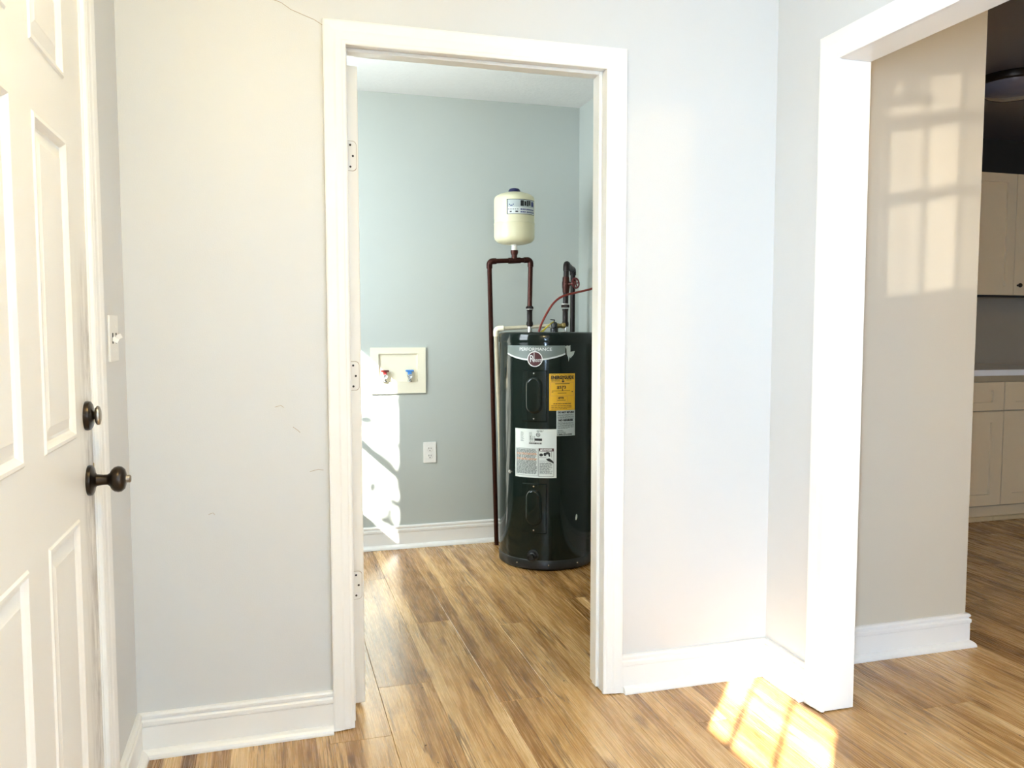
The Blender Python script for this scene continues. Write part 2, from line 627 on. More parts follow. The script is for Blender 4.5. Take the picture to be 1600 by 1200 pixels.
# ------------------------------------------------------------------ trim profiles
CAS = [(0, 0), (0, .0085), (.003, .0105), (.010, .0112), (.013, .0125), (.030, .0135), (.036, .0158), (.050, .0176), (.060, .0182), (.065, .0170), (.065, 0)]
BASE = [(0, 0), (.013, 0), (.013, .0895), (.0110, .0905), (.0150, .0915), (.0162, .097), (.0162, .105), (.0135, .1085), (.0095, .1105), (.0095, .1130), (.0135, .1150), (.0142, .1215), (.0120, .126), (.0070, .128), (0, .128)]
SHOE = [(.013, .0005), (.032, .0005), (.0318, .006), (.029, .013), (.024, .0185), (.018, .0225), (.013, .0240)]


def casing_set(parent, pts, name='casing'):
    """pts: list of (origin, wd, dd, ad, a0, a1, m0, m1)"""
    for a in pts:
        bm = bmesh.new()
        w = a[8] if len(a) > 8 else 1.0
        prism(bm, [(p[0] * w, p[1]) for p in CAS], *a[:8])
        put(bm, name, 'trim_white', parent)


def baseboard(name, label, runs):
    """runs: (origin, along, out, length, m0, m1) with mitre factors"""
    o0 = Vector(runs[0][0])
    t = thing(name, label, 'baseboard', o0, kind='structure')
    for (o, al, out, ln, m0, m1, *s) in runs:
        bm = bmesh.new()
        prism2(bm, BASE, o, out, al, 0, ln, m0, m1)
        put(bm, 'board', 'trim_white', t)
        bm = bmesh.new()
        e0, e1 = s if s else (0, 0)
        prism2(bm, SHOE, o, out, al, e0, ln - e1, m0, m1)
        put(bm, 'shoe_molding', 'trim_white', t)
    return t


def prism2(bm, prof, o, out, al, a0, a1, m0, m1):
    prism(bm, prof, o, out, (0, 0, 1), al, a0, a1, m0, m1)


# laundry doorway: casing, jambs and stops
CW = .065
trim1 = thing('trim_1', 'white moulded casing and jambs around the laundry doorway', 'door frame', (DX0, YW, 0), kind='structure')
casing_set(trim1, [
    ((DX0, YW, 0), (-1, 0, 0), (0, -1, 0), (0, 0, 1), 0.004, DZ, 0, 1),
    ((DX1 + .002, YW, 0), (1, 0, 0), (0, -1, 0), (0, 0, 1), 0.004, DZ, 0, 1),
    ((DX0, YW, DZ), (0, 0, 1), (0, -1, 0), (1, 0, 0), 0, DX1 + .002 - DX0, -1, 1),
])
box('jamb', DX0 - .020, DX0 - .004, YW - .002, YWB, 0.004, DZ + .004, 'trim_white', trim1, .0015)
box('jamb', DX1 + .004, DX1 + .020, YW - .002, YWB, 0.004, DZ + .004, 'trim_white', trim1, .0015)
box('head_jamb', DX0 - .020, DX1 + .020, YW - .002, YWB, DZ + .004, DZ + .020, 'trim_white', trim1, .0015)
box('stop', DX0 - .004, DX0 + .006, YW + .032, YW + .068, 0.004, DZ + .004, 'trim_white', trim1, .002)
box('stop', DX1 - .008, DX1 + .004, YW + .032, YW + .068, 0.012, DZ + .004, 'trim_white', trim1, .002)
box('head_stop', DX0 + .006, DX1 - .008, YW + .032, YW + .068, DZ - .007, DZ + .004, 'trim_white', trim1, .002)

# cased opening in the right wall
trim2 = thing('trim_2', 'wide white moulded frame of the open passage to the kitchen', 'door frame', (XR, OY1, 0), kind='structure')
wfac = 1.22
casing_set(trim2, [
    ((XR, OY1 - .003, 0), (0, 1, 0), (-1, 0, 0), (0, 0, 1), 0.004, OZ, 0, 1, wfac),
    ((XR, OY1 - .003, OZ), (0, 0, 1), (-1, 0, 0), (0, -1, 0), 0, OY1 - OY0, -1, 1, wfac),
    ((XR, OY0 - .003, 0), (0, -1, 0), (-1, 0, 0), (0, 0, 1), 0.004, OZ, 0, 1, wfac),
])
box('jamb', XR - .003, XRB + .002, OY1, OY1 + .018, 0.004, OZ, 'trim_white', trim2, .0015)
box('jamb', XR - .003, XRB + .002, OY0 - .018, OY0, 0.004, OZ, 'trim_white', trim2, .0015)
box('head_jamb', XR - .003, XRB + .002, OY0 - .018, OY1 + .018, OZ, OZ + .018, 'trim_white', trim2, .0015)

# entry door frame
trim3 = thing('trim_3', 'cream white casing beside the entry door', 'door frame', (XL, EY1, 0), kind='structure')
casing_set(trim3, [
    ((XL, EY1 + .004, 0), (0, 1, 0), (1, 0, 0), (0, 0, 1), 0.004, EZ, 0, 1, 1.08),
    ((XL, EY1 + .004, EZ), (0, 0, 1), (1, 0, 0), (0, -1, 0), 0, EY1 - EY0 + .008, -1, 1, 1.08),
    ((XL, EY0 - .004, 0), (0, -1, 0), (1, 0, 0), (0, 0, 1), 0.004, EZ, 0, 1, 1.08),
])
box('jamb', XL - T, XL + .001, EY1, EY1 + .018, 0.004, EZ, 'trim_white', trim3, .0015)
box('jamb', XL - T, XL + .001, EY0 - .018, EY0, 0.004, EZ, 'trim_white', trim3, .0015)
box('head_jamb', XL - T, XL + .001, EY0 - .018, EY1 + .018, EZ, EZ + .018, 'trim_white', trim3, .0015)
box('threshold', XL - T, XL + .01, EY0, EY1, 0.0005, .012, 'bronze', trim3, .003)

# baseboards
baseboard('baseboard_front', 'scuffed white baseboard left of the laundry doorway',
          [((XL, YW, 0), (1, 0, 0), (0, -1, 0), DX0 - CW - XL, 1, 0)])
baseboard('baseboard_corner', 'white baseboard wrapping the corner right of the laundry doorway',
          [((DX1 + .002 + CW, YW, 0), (1, 0, 0), (0, -1, 0), XR - DX1 - .002 - CW, 0, -1, .006, 0),
           ((XR, YW, 0), (0, -1, 0), (-1, 0, 0), YW - (OY1 - .003 + CW * wfac), 1, 0, 0, .008)])
baseboard('baseboard_left', 'short white baseboard under the light switch by the entry door',
          [((XL, YW, 0), (0, -1, 0), (1, 0, 0), YW - (EY1 + .004 + .0702), 1, 0)])
baseboard('baseboard_hall', 'white baseboard of the hall wall, ending at its free corner',
          [((XRB, YW, 0), (1, 0, 0), (0, -1, 0), HX - XRB, 0, 1),
           ((HX, YW, 0), (0, 1, 0), (1, 0, 0), 1.3, -1, 0)])
baseboard('baseboard_laundry', 'white baseboard along the laundry back wall beside the water heater',
          [((XLL, YLB, 0), (1, 0, 0), (0, -1, 0), XLR - XLL, 1, -1)])
baseboard('baseboard_laundry_right', 'white baseboard behind the water heater on the laundry side wall',
          [((XLR, YLB, 0), (0, -1, 0), (-1, 0, 0), YLB - YWB, 1, 0)])


# ------------------------------------------------------------------ windows
def window(name, label, wall, u0, u1, z0, z1, cols, rails):
    """wall: ('x', face, sign) or ('y', face, sign); depth lies from the inner face outwards"""
    ax, face, sg = wall
    loc = (face, (u0 + u1) / 2, z0) if ax == 'x' else ((u0 + u1) / 2, face, z0)
    t = thing(name, label, 'window', loc, kind='structure')

    def bx(nm, a, b, c, d, d0, d1, mat):
        lo, hi = sorted((face + sg * d0, face + sg * d1))
        if ax == 'x':
            return box(nm, lo, hi, a, b, c, d, mat, t, .002 if mat != 'window_glass' else 0)
        return box(nm, a, b, lo, hi, c, d, mat, t, .002 if mat != 'window_glass' else 0)
    f = .018
    bx('frame', u0, u0 + f, z0, z1, .02, .10, 'trim_white')
    bx('frame', u1 - f, u1, z0, z1, .02, .10, 'trim_white')
    bx('frame', u0 + f, u1 - f, z0, z0 + f, .02, .10, 'trim_white')
    bx('frame', u0 + f, u1 - f, z1 - f, z1, .02, .10, 'trim_white')
    us = [u0 + f] + [u0 + f + (u1 - u0 - 2 * f) * c for c in cols] + [u1 - f]
    zs = [z0 + f] + [z0 + f + (z1 - z0 - 2 * f) * r[0] for r in rails] + [z1 - f]
    for c in us[1:-1]:
        bx('muntin', c - .006, c + .006, z0 + f, z1 - f, .05, .07, 'trim_white')
    for r, zz in zip(rails, zs[1:-1]):
        bx('meeting_rail' if r[1] > .012 else 'muntin', u0 + f, u1 - f, zz - r[1], zz + r[1], .045, .075, 'trim_white')
    for a, b in zip(us, us[1:]):
        for c, d in zip(zs, zs[1:]):
            bx('pane', a, b, c, d, .058, .062, 'window_glass')
    # interior casing and sill
    for a, b, c, d in ((u0 - .065, u0, z0 - .02, z1 + .065), (u1, u1 + .065, z0 - .02, z1 + .065), (u0, u1, z1, z1 + .065)):
        bx('window_casing', a, b, c, d, -.016, 0, 'trim_white')
    bx('window_sill', u0 - .08, u1 + .08, z0 - .03, z0 - .005, -.05, .02, 'trim_white')
    return t


window('window_1', 'unseen small high window in the entry wall, sized for the sun patch', ('x', XL, -1), *WIN1, [.40, .72], [])
window('window_2', 'unseen sash window in the entry wall, shaped for the hall wall pattern', ('x', XL, -1), *WIN2, [.42, .8], [(.46, .018), (.80, .022)])
window('added_window_3', 'broad unseen window added behind the viewer for light', ('y', YB, -1), *WIN3, [.5], [(.5, .02)])
window('added_window_4', 'unseen window added to light the dining room', ('y', YB, -1), *WIN4, [.33, .66], [(.5, .02)])
window('window_5', 'laundry room window', ('x', XLL, -1), *WIN5, [], [(.46, .016)])

# ------------------------------------------------------------------ entry door (door_1), six raised panels
door1 = thing('door_1', 'cream six-panel entry door with bronze knob and deadbolt', 'door', (XL, EY0, 0), kind='structure')
DF = XL - .002      # front face of the slab
PYS = [(1.243, 1.490), (1.620, 1.864)]
PZS = [(.24, .830), (.998, 1.603), (1.722, 1.900)]
bm = bmesh.new()
ya, yb, za, zb_ = EY0 + .003, EY1 - .006, .014, EZ - .004
for a, b, c, d in holed(ya, yb, za, zb_, [(p[0], p[1], q[0], q[1]) for p in PYS for q in PZS]):
    bbox(bm, DF - .016, DF, a, b, c, d)
bmesh.ops.remove_doubles(bm, verts=bm.verts[:], dist=1e-5)
bbox(bm, DF - .044, DF - .0165, ya, yb, za, zb_)
put(bm, 'slab', 'door_grubby', door1, origin=(0, 0, 0))
for p in PYS:
    for q in PZS:
        bm = bmesh.new()
        prev = None
        for ins, dep in ((0, 0), (.004, .0035), (.010, .0035), (.016, -.002), (.020, -.007), (.026, -.007), (.046, -.001), (.048, 0.0)):
            r = [bm.verts.new((DF + dep, yy, zz)) for yy, zz in ((p[0] + ins, q[0] + ins), (p[1] - ins, q[0] + ins), (p[1] - ins, q[1] - ins), (p[0] + ins, q[1] - ins))]
            if prev:
                for k in range(4):
                    bm.faces.new((prev[k], prev[(k + 1) % 4], r[(k + 1) % 4], r[k]))
            prev = r
        bm.faces.new(prev)
        put(bm, 'panel', 'door_white', door1)
ky, kz = 1.968, .892
bm = bmesh.new()
lathe(bm, [(0, 0), (.033, 0), (.034, .003), (.033, .008), (.028, .011), (.018, .013), (.013, .017), (.0115, .030), (.0115, .038), (.015, .043), (.0225, .047), (.0275, .053), (.029, .060), (.0275, .067), (.022, .073), (.012, .076), (0, .0765)], (DF, ky, kz), (1, 0, 0), 40)
knob = put(bm, 'door_knob', 'bronze', door1, True)
bm = bmesh.new()
lathe(bm, [(0, 0), (.0085, 0), (.0085, .008), (.006, .0105), (0, .0105)], (DF + .0755, ky, kz), (1, 0, 0), 20)
put(bm, 'lock_button', 'satin_nickel', knob, True)
dz_ = 1.035
bm = bmesh.new()
lathe(bm, [(0, 0), (.0315, 0), (.0325, .004), (.031, .010), (.026, .013), (.012, .0145), (.008, .017), (.008, .021), (0, .021)], (DF, ky - .004, dz_), (1, 0, 0), 40)
db = put(bm, 'deadbolt', 'bronze', door1, True)
bm = bmesh.new()
lathe(bm, [(0, 0), (.016, 0), (.0205, .003), (.0215, .006), (.0195, .009), (.012, .0115), (0, .0125)], (DF + .019, ky - .004, dz_), (1, 0, 0), 28)
bmesh.ops.scale(bm, vec=(1, .62, 1), verts=bm.verts[:], space=Matrix.Translation((0, -(ky - .004), 0)))
put(bm, 'thumb_turn', 'satin_nickel', db, True)
box('strike_plate', XL - .03, XL - .001, EY1 - .0035, EY1 - .0005, kz - .03, kz + .03, 'brass', door1, .001)

# ------------------------------------------------------------------ laundry door (door_2), standing open, seen at its hinge edge
door2 = thing('door_2', 'laundry door swung fully open, only its hinged edge showing', 'door', (DX0 + .012, YWB + .012, 0), kind='structure')
bm = bmesh.new()
bbox(bm, 0, .035, 0, .795, .016, 2.028, .002)
me = bpy.data.meshes.new('slab')
bm.to_mesh(me)
bm.free()
slab2 = link('slab', me, 'door_white', door2)
bm = bmesh.new()
for px_ in (-.004,):
    for a, b in ((.10, .36), (.44, .70)):
        for c, d in ((.24, .83), (1.0, 1.6), (1.72, 1.90)):
            for face in (-.0035, .035):
                bbox(bm, face, face + .0035, a, b, c, d, .003)
me = bpy.data.meshes.new('panels')
bm.to_mesh(me)
bm.free()
for hz in (1.755, 1.075, .405):
    bm = bmesh.new()
    # leaf with rounded free corners, let into the door edge
    w, hh, r = .027, .089, .012
    pts = [(0.0, -hh / 2), (w - r, -hh / 2)] + [(w - r + r * math.sin(t), -hh / 2 + r - r * math.cos(t)) for t in [math.pi / 2 * k / 5 for k in range(1, 6)]]
    pts += [(w - r + r * math.cos(t), hh / 2 - r + r * math.sin(t)) for t in [math.pi / 2 * k / 5 for k in range(0, 6)]] + [(0.0, hh / 2)]
    fr = [bm.verts.new((p[0], -.0028, hz + p[1])) for p in pts]
    bk = [bm.verts.new((p[0], .0005, hz + p[1])) for p in pts]
    bm.faces.new(fr)
    n = len(pts)
    for i in range(n):
        bm.faces.new((fr[i], fr[(i + 1) % n], bk[(i + 1) % n], bk[i]))
    lathe(bm, [(0, -hh / 2), (.0055, -hh / 2), (.0055, hh / 2), (0, hh / 2)], (-.004, -.004, hz), (0, 0, 1), 12)
    bmesh.ops.recalc_face_normals(bm, faces=bm.faces[:])
    bmo = bmesh.new()
    g_ = .0016
    f2 = [bmo.verts.new((p[0] + (g_ if p[0] > .001 else 0), -.0006, hz + p[1] * (1 + 2 * g_ / hh))) for p in pts]
    bmo.faces.new(f2)
    meo = bpy.data.meshes.new('mortise')
    bmo.to_mesh(meo)
    bmo.free()
    link('mortise', meo, 'raw_wood', door2)
    me = bpy.data.meshes.new('hinge')
    bm.to_mesh(me)
    bm.free()
    hg = link('hinge', me, 'door_white', door2)
    for sx_, sz in ((.009, .033), (.017, 0), (.009, -.033)):
        bm = bmesh.new()
        lathe(bm, [(0, 0), (.0036, 0), (.0032, .0009), (.0012, .0010), (0, .0006)], (sx_, -.0027, hz + sz), (0, -1, 0), 12)
        me = bpy.data.meshes.new('screw')
        bm.to_mesh(me)
        bm.free()
        link('screw', me, 'bronze', hg)
door2.rotation_euler[2] = R_(7)

# ------------------------------------------------------------------ light switch, outlet, washer box
t = thing('light_switch', 'white double toggle light switch beside the entry door frame', 'light switch', (XL, 2.286, 1.20))
bm = bmesh.new()
bbox(bm, XL, XL + .006, 2.228, 2.344, 1.141, 1.258, .0025, 2)
put(bm, 'plate', 'plastic_white', t)
for k, yy in enumerate((2.263, 2.309)):
    box('toggle_slot', XL + .0058, XL + .0066, yy - .006, yy + .006, 1.186, 1.213, 'dark_gap', t)
    bm = bmesh.new()
    up = 1 if k else -1
    prism(bm, [(-.0045, 0), (.0045, 0), (.0035, .015), (-.0035, .015)], (XL + .006, yy, 1.1995), (0, 1, 0), (.88, 0, .47 * up), (-.47 * up, 0, .88), -.006, .006)
    put(bm, 'toggle', 'plastic_white', t)
    for zz in (1.17, 1.229):
        bm = bmesh.new()
        lathe(bm, [(0, 0), (.003, 0), (.0025, .001), (0, .001)], (XL + .0058, yy, zz), (1, 0, 0), 10)
        put(bm, 'screw', 'plastic_white', t)

t = thing('wall_outlet', 'white duplex electrical outlet low on the laundry back wall', 'outlet', (.837, YLB, .53))
oxc = .836
bm = bmesh.new()
bbox(bm, oxc - .036, oxc + .036, YLB - .0065, YLB, .472, .589, .0025, 2)
put(bm, 'plate', 'plastic_white', t)
for zz in (.551, .511):
    bm = bmesh.new()
    lathe(bm, [(0, 0), (.0165, 0), (.0165, .002), (.015, .003), (0, .003)], (oxc, YLB - .006, zz), (0, -1, 0), 24)
    rc = put(bm, 'receptacle', 'plastic_white', t)
    for dx, hh in ((-.0065, .009), (.0065, .0075)):
        box('slot', oxc + dx - .0013, oxc + dx + .0013, YLB - .0096, YLB - .0088, zz + .003 - hh / 2, zz + .003 + hh / 2, 'dark_gap', rc)
    bm = bmesh.new()
    lathe(bm, [(0, 0), (.0026, 0), (0, .0006)], (oxc, YLB - .009, zz - .0085), (0, -1, 0), 10)
    put(bm, 'ground_hole', 'dark_gap', rc)
bm = bmesh.new()
lathe(bm, [(0, 0), (.003, 0), (.0025, .001), (0, .001)], (oxc, YLB - .0063, .531), (0, -1, 0), 10)
put(bm, 'screw', 'plastic_white', t)

t = thing('washer_valve_box', 'cream recessed washer hookup box with red and blue valves', 'valve box', (.664, YLB, .865))
bx0, bx1, bz0, bz1 = .512, .815, .866, 1.118
ix0, ix1, iz0, iz1 = .556, .770, .930, 1.084
bm = bmesh.new()
for a, b, c, d in holed(bx0, bx1, bz0, bz1, [(ix0, ix1, iz0, iz1)]):
    bbox(bm, a, b, YLB - .014, YLB, c, d)
bmesh.ops.remove_doubles(bm, verts=bm.verts[:], dist=1e-5)
put(bm, 'frame', 'plastic_cream', t)
# back of the recess stands in front of the wall face inside the thick surround
bm = bmesh.new()
dd = YLB - .0015
polyface(bm, [(ix0, dd, iz0), (ix1, dd, iz0), (ix1, dd, iz1), (ix0, dd, iz1)])
put(bm, 'recess', 'plastic_cream', t)
for vx, hm, side in ((.588, 'red_plastic', 0), (.724, 'blue_plastic', 0)):
    bm = bmesh.new()
    lathe(bm, [(0, 0), (.013, 0), (.013, .006), (.009, .010), (.009, .022), (.014, .026), (.014, .038), (0, .038)], (vx, YLB - .020, iz0 + .001), (0, 0, 1), 20)
    lathe(bm, [(0, 0), (.0125, 0), (.0125, .014), (.0095, .014), (.0095, .005), (0, .005)], (vx, YLB - .026, iz0 + .030), (0, -1, 0), 20)
    v = put(bm, 'valve', 'steel', t, True)
    bm = bmesh.new()
    bbox(bm, vx - .010, vx + .010, YLB - .034, YLB - .010, iz0 + .040, iz0 + .055, .002)
    bbox(bm, vx - .022, vx + .022, YLB - .036, YLB - .012, iz0 + .055, iz0 + .066, .003)
    put(bm, 'handle', hm, v)

# ------------------------------------------------------------------ water heater
HXC, HYC, HR = 1.384, 4.083, .249
heater = thing('water_heater', 'tall black electric water heater standing in the laundry corner', 'water heater', (HXC, HYC, 0))
bm = bmesh.new()
lathe(bm, [(0, .055), (HR, .055), (HR, 1.155), (0, 1.155)], (HXC, HYC, 0), n=96)
put(bm, 'body', 'heater_enamel', heater, True)
bm = bmesh.new()
lathe(bm, [(HR - .02, 1.15), (HR + .0035, 1.152), (HR + .0045, 1.158), (HR + .004, 1.192), (HR, 1.199), (HR - .008, 1.203), (HR - .05, 1.205), (0, 1.207)], (HXC, HYC, 0), n=96)
put(bm, 'lid', 'heater_enamel', heater, True)
bm = bmesh.new()
lathe(bm, [(0, .0005), (HR - .012, .0005), (HR - .006, .006), (HR + .003, .012), (HR + .004, .050), (HR + .001, .056), (HR - .01, .058)], (HXC, HYC, 0), n=96)
bsr = put(bm, 'base_ring', 'heater_black', heater, True)


def cp(phi, z, r=0.0):
    """point on the heater wall; phi in degrees from the -y side towards +x"""
    a = R_(phi)
    return Vector((HXC + (HR + r) * math.sin(a), HYC - (HR + r) * math.cos(a), z))


def cn(phi):
    a = R_(phi)
    return Vector((math.sin(a), -math.cos(a), 0))


def patch(name, mat, p0, p1, z0, z1, r=.0008, parent=None, n=10, zlo=None, zhi=None, flare=0.0):
    """curved label; zlo/zhi may be functions of t (0..1)"""
    bm = bmesh.new()
    rows = []
    for i in range(n + 1):
        tt = i / n
        ph = p0 + (p1 - p0) * tt
        a = zlo(tt) if zlo else z0
        b = zhi(tt) if zhi else z1
        pf = ph + math.degrees(flare / HR) * (2 * tt - 1)
        rows.append((bm.verts.new(cp(ph, a, r)), bm.verts.new(cp(ph, b, r)), bm.verts.new(cp(pf, a - flare, 0)), bm.verts.new(cp(pf, b + flare, 0))))
    for u, v in zip(rows, rows[1:]):
        bm.faces.new((u[0], v[0], v[1], u[1]))
        bm.faces.new((u[1], v[1], v[3], u[3]))
        bm.faces.new((u[2], v[2], v[0], u[0]))
    for e in (rows[0], rows[-1]):
        bm.faces.new((e[0], e[1], e[3], e[2]))
    return put(bm, name, mat, parent or heater, True)


def text_shape(s, size, bold=0.0):
    cu = bpy.data.curves.new('lettering', 'FONT')
    cu.body = s
    cu.size = size
    cu.align_x = 'CENTER'
    cu.align_y = 'CENTER'
    cu.offset = bold
    cu.resolution_u = 3
    o = bpy.data.objects.new('lettering', cu)
    C.objects.link(o)
    bpy.context.view_layer.update()
    me = bpy.data.meshes.new_from_object(o.evaluated_get(bpy.context.evaluated_depsgraph_get()))
    bpy.data.objects.remove(o)
    bpy.data.curves.remove(cu)
    vs = [(v.co.x, v.co.y) for v in me.vertices]
    fs = [list(p.vertices) for p in me.polygons]
    bpy.data.meshes.remove(me)
    return vs, fs


def curved_text(name, s, size, phi, z, mat, parent, r=.0017, width=None, bold=0.0):
    vs, fs = text_shape(s, size, bold)
    w = max(v[0] for v in vs) - min(v[0] for v in vs)
    k = (width / w) if width else 1
    bm = bmesh.new()
    V = [bm.verts.new(cp(phi + math.degrees(v[0] * k / HR), z + v[1], r)) for v in vs]
    for f in fs:
        try:
            bm.faces.new([V[i] for i in f])
        except ValueError:
            pass
    off = wloc(parent)
    bmesh.ops.translate(bm, verts=bm.verts[:], vec=-off)
    me = bpy.data.meshes.new(name)
    bm.to_mesh(me)
    bm.free()
    return link(name, me, mat, parent)


def print_lines(name, mat, parent, lines, r=.0014):
    """flat printed bars (phi0, phi1, z, half height) as one printed layer"""
    bm = bmesh.new()
    for p0, p1, z, h in lines:
        n = max(1, int(abs(p1 - p0) / 4))
        prev = None
        for i in range(n + 1):
            ph = p0 + (p1 - p0) * i / n
            e = (bm.verts.new(cp(ph, z - h, r)), bm.verts.new(cp(ph, z + h, r)))
            if prev:
                bm.faces.new((prev[0], e[0], e[1], prev[1]))
            prev = e
    return tag(put(bm, name, mat, parent), kind='stuff')


def broken(p0, p1, z, h, rnd, cut=.82):
    out, p = [], p0
    while p < p1 - .6:
        w = rnd.uniform(1.2, 4.2)
        out.append((p, min(p + w, p1), z, h))
        p += w + rnd.uniform(.3, .7)
    return out


# brand band: grey crescent with white lower line
zc = lambda t: 1.097 - .030 * (1 - (2 * t - 1) ** 2)
band = patch('brand_band', 'label_grey', -71, 3, 0, 0, .0007, n=30, zlo=lambda t: zc(t), zhi=lambda t: 1.138)
patch('band_line', 'ink_silver', -71, 3, 0, 0, .0011, band, 30, lambda t: zc(t) - .004, lambda t: zc(t) + .004)
curved_text('lettering', 'PERFORMANCE', .0215, -32.2, 1.119, 'ink_white', band, width=.168, bold=.0)


def disc(name, mat, phi, z, rad, r, parent, inner=0.0, n=36):
    bm = bmesh.new()
    ring = [bm.verts.new(cp(phi + math.degrees(rad * math.cos(2 * math.pi * k / n) / HR), z + rad * math.sin(2 * math.pi * k / n), r)) for k in range(n)]
    if inner:
        rin = [bm.verts.new(cp(phi + math.degrees(inner * math.cos(2 * math.pi * k / n) / HR), z + inner * math.sin(2 * math.pi * k / n), r)) for k in range(n)]
        for k in range(n):
            bm.faces.new((ring[k], ring[(k + 1) % n], rin[(k + 1) % n], rin[k]))
    else:
        # ribbons so the disc follows the curved wall
        for k in range(n // 2 - 1):
            a, b, c, d = ring[k], ring[k + 1], ring[n - 1 - k - 1], ring[n - 1 - k]
            try:
                bm.faces.new((ring[k], ring[k + 1], ring[(n - k - 1) % n], ring[(n - k) % n])) if k else bm.faces.new((ring[0], ring[1], ring[n - 1]))
            except ValueError:
                pass
        bm.faces.new((ring[n // 2 - 1], ring[n // 2], ring[n // 2 + 1]))
    return put(bm, name, mat, parent)


badge = disc('badge', 'ink_maroon', -32.2, 1.071, .036, .0028, heater)
disc('badge_rim', 'ink_white', -32.2, 1.071, .0385, .0034, badge, .0345)
curved_text('lettering', 'R', .050, -35.8, 1.071, 'ink_silver', badge, r=.0036, width=.022)
curved_text('lettering', 'heem', .030, -29.0, 1.0665, 'ink_silver', badge, r=.0036, width=.042)
print_lines('letter_stroke', 'ink_silver', badge, [(-33.4, -32.7, 1.0835, .020)], .0036)

# silver tape scrap on the lid edge
bm = bmesh.new()
pts = [(2.6, 1.132), (5.0, 1.138), (7.6, 1.136), (9.2, 1.140), (9.4, 1.098), (12.0, 1.101), (15.2, 1.110), (13.6, 1.092), (11.6, 1.084), (9.5, 1.075), (8.6, 1.083), (7.0, 1.058), (6.4, 1.080), (4.6, 1.094), (4.2, 1.121)]
cen = bm.verts.new(cp(7, 1.105, .0016))
V = [bm.verts.new(cp(p, z, .0016)) for p, z in pts]
for i in range(len(V)):
    bm.faces.new((cen, V[i], V[(i + 1) % len(V)]))
put(bm, 'tape_scrap', 'foil', heater)


# access panels with an embossed hump
def access_panel(z0, z1):
    p0, p1 = -47, -19.5
    pl = patch('access_panel', 'heater_enamel', p0, p1, z0, z1, .0055, n=12, flare=.0045)
    # rounded embossed hump
    mid = (p0 + p1) / 2
    hw, h0, h1 = math.radians(9.6) * HR, z0 + .036, z1 - .026
    bm = bmesh.new()
    prev = None
    for ins, dep in ((0, .0054), (.004, .012), (.012, .0155), (.015, .0157)):
        r = hw - ins
        ring = []
        for k in range(13):
            a = math.pi * k / 12
            ring.append((r * math.cos(a), h1 - hw + r * math.sin(a)))
        for k in range(13):
            a = math.pi + math.pi * k / 12
            ring.append((r * math.cos(a), h0 + hw + r * math.sin(a)))
        rv = [bm.verts.new(cp(mid + math.degrees(x_ / HR), z_, dep)) for x_, z_ in ring]
        if prev:
            n = len(rv)
            for k in range(n):
                bm.faces.new((prev[k], prev[(k + 1) % n], rv[(k + 1) % n], rv[k]))
        prev = rv
    n = len(prev)
    for k in range(n // 2 - 1):
        bm.faces.new((prev[k], prev[k + 1], prev[n - 2 - k], prev[n - 1 - k]))
    put(bm, 'hump', 'heater_enamel', pl, True)
    for zz in (z0 + .012, z1 - .010):
        bm = bmesh.new()
        q = cp(mid, zz, .0054)
        lathe(bm, [(0, 0), (.0045, 0), (.004, .002), (0, .0028)], q, cn(mid), 12)
        put(bm, 'screw', 'steel', pl, True)


access_panel(.762, 1.010)
access_panel(.198, .443)

# yellow energy label
rl = random.Random(3)
eg = patch('energy_label', 'label_yellow', -15.9, 15.6, .815, .999, .0009, n=12)
curved_text('lettering', 'ENERGYGUIDE', .022, 0, .979, 'ink_black', eg, r=.0019, width=.120, bold=.0012)
curved_text('lettering', '$573', .020, -1.6, .930, 'ink_black', eg, r=.0019, width=.047, bold=.0006)
curved_text('lettering', '4773', .012, -2.2, .877, 'ink_black', eg, r=.0019, width=.030, bold=.0008)
bm = bmesh.new()
V = [bm.verts.new(cp(a, b, .0019)) for a, b in ((-2.2, .963), (2.6, .963), (.2, .954))]
bm.faces.new(V)
put(bm, 'arrow', 'ink_black', eg)
print_lines('printed_line', 'ink_black', eg,
            [(-.3, .7, .968, .010), (-9, 8.5, .948, .0015), (-12.8, 9, .913, .0010), (-.9, .1, .918, .005), (-6, 4.5, .902, .0012), (-13, -11.2, .907, .0012), (11.2, 12.8, .908, .002),
             (-6.5, 3.5, .866, .0012)] + broken(-11, 11, .849, .0018, rl) + broken(-13.5, 11, .839, .0013, rl) + broken(-13.5, 11.5, .831, .0013, rl) + broken(-13.5, 5, .823, .001, rl)
            + broken(-13.6, -4, .967, .0012, rl) + broken(4.5, 11, .966, .0012, rl) + broken(-14, 14, .994, .0006, rl) + broken(-13.5, -3, .962, .0012, rl))
print_lines('ruled_line', 'ink_orange', eg, [(-14, 14, .955, .0006), (-14, 14, .888, .0006), (-14.2, -13.9, .921, .034), (13.7, 14, .921, .034), (-7, 6, .884, .0004), (-7, 6, .858, .0004), (-7, -6.7, .871, .013), (5.7, 6, .871, .013)])

# white bilingual notice below it
dn = patch('notice_label', 'label_paper', -7.4, 15.9, .687, .8145, .0007, n=10)
curved_text('lettering', 'DO NOT RETURN', .0125, 4.3, .805, 'ink_black', dn, r=.0016, width=.088, bold=.0009)
curved_text('lettering', 'NO REGRESE', .0125, 4.0, .765, 'ink_black', dn, r=.0016, width=.080, bold=.0009)
curved_text('lettering', '1-800-376-8388', .0095, 2.5, .694, 'ink_black', dn, r=.0016, width=.078, bold=.0004)
ll = []
for zz in (.794, .789, .784, .779, .774):
    ll += broken(-6, 14.4, zz, .0010, rl)
for zz in (.755, .750, .745, .740, .735, .730, .725, .716, .711, .706, .701):
    ll += broken(-6, 14.4 if zz > .726 else rl.uniform(0, 12), zz, .0010, rl)
print_lines('printed_line', 'ink_grey', dn, ll)

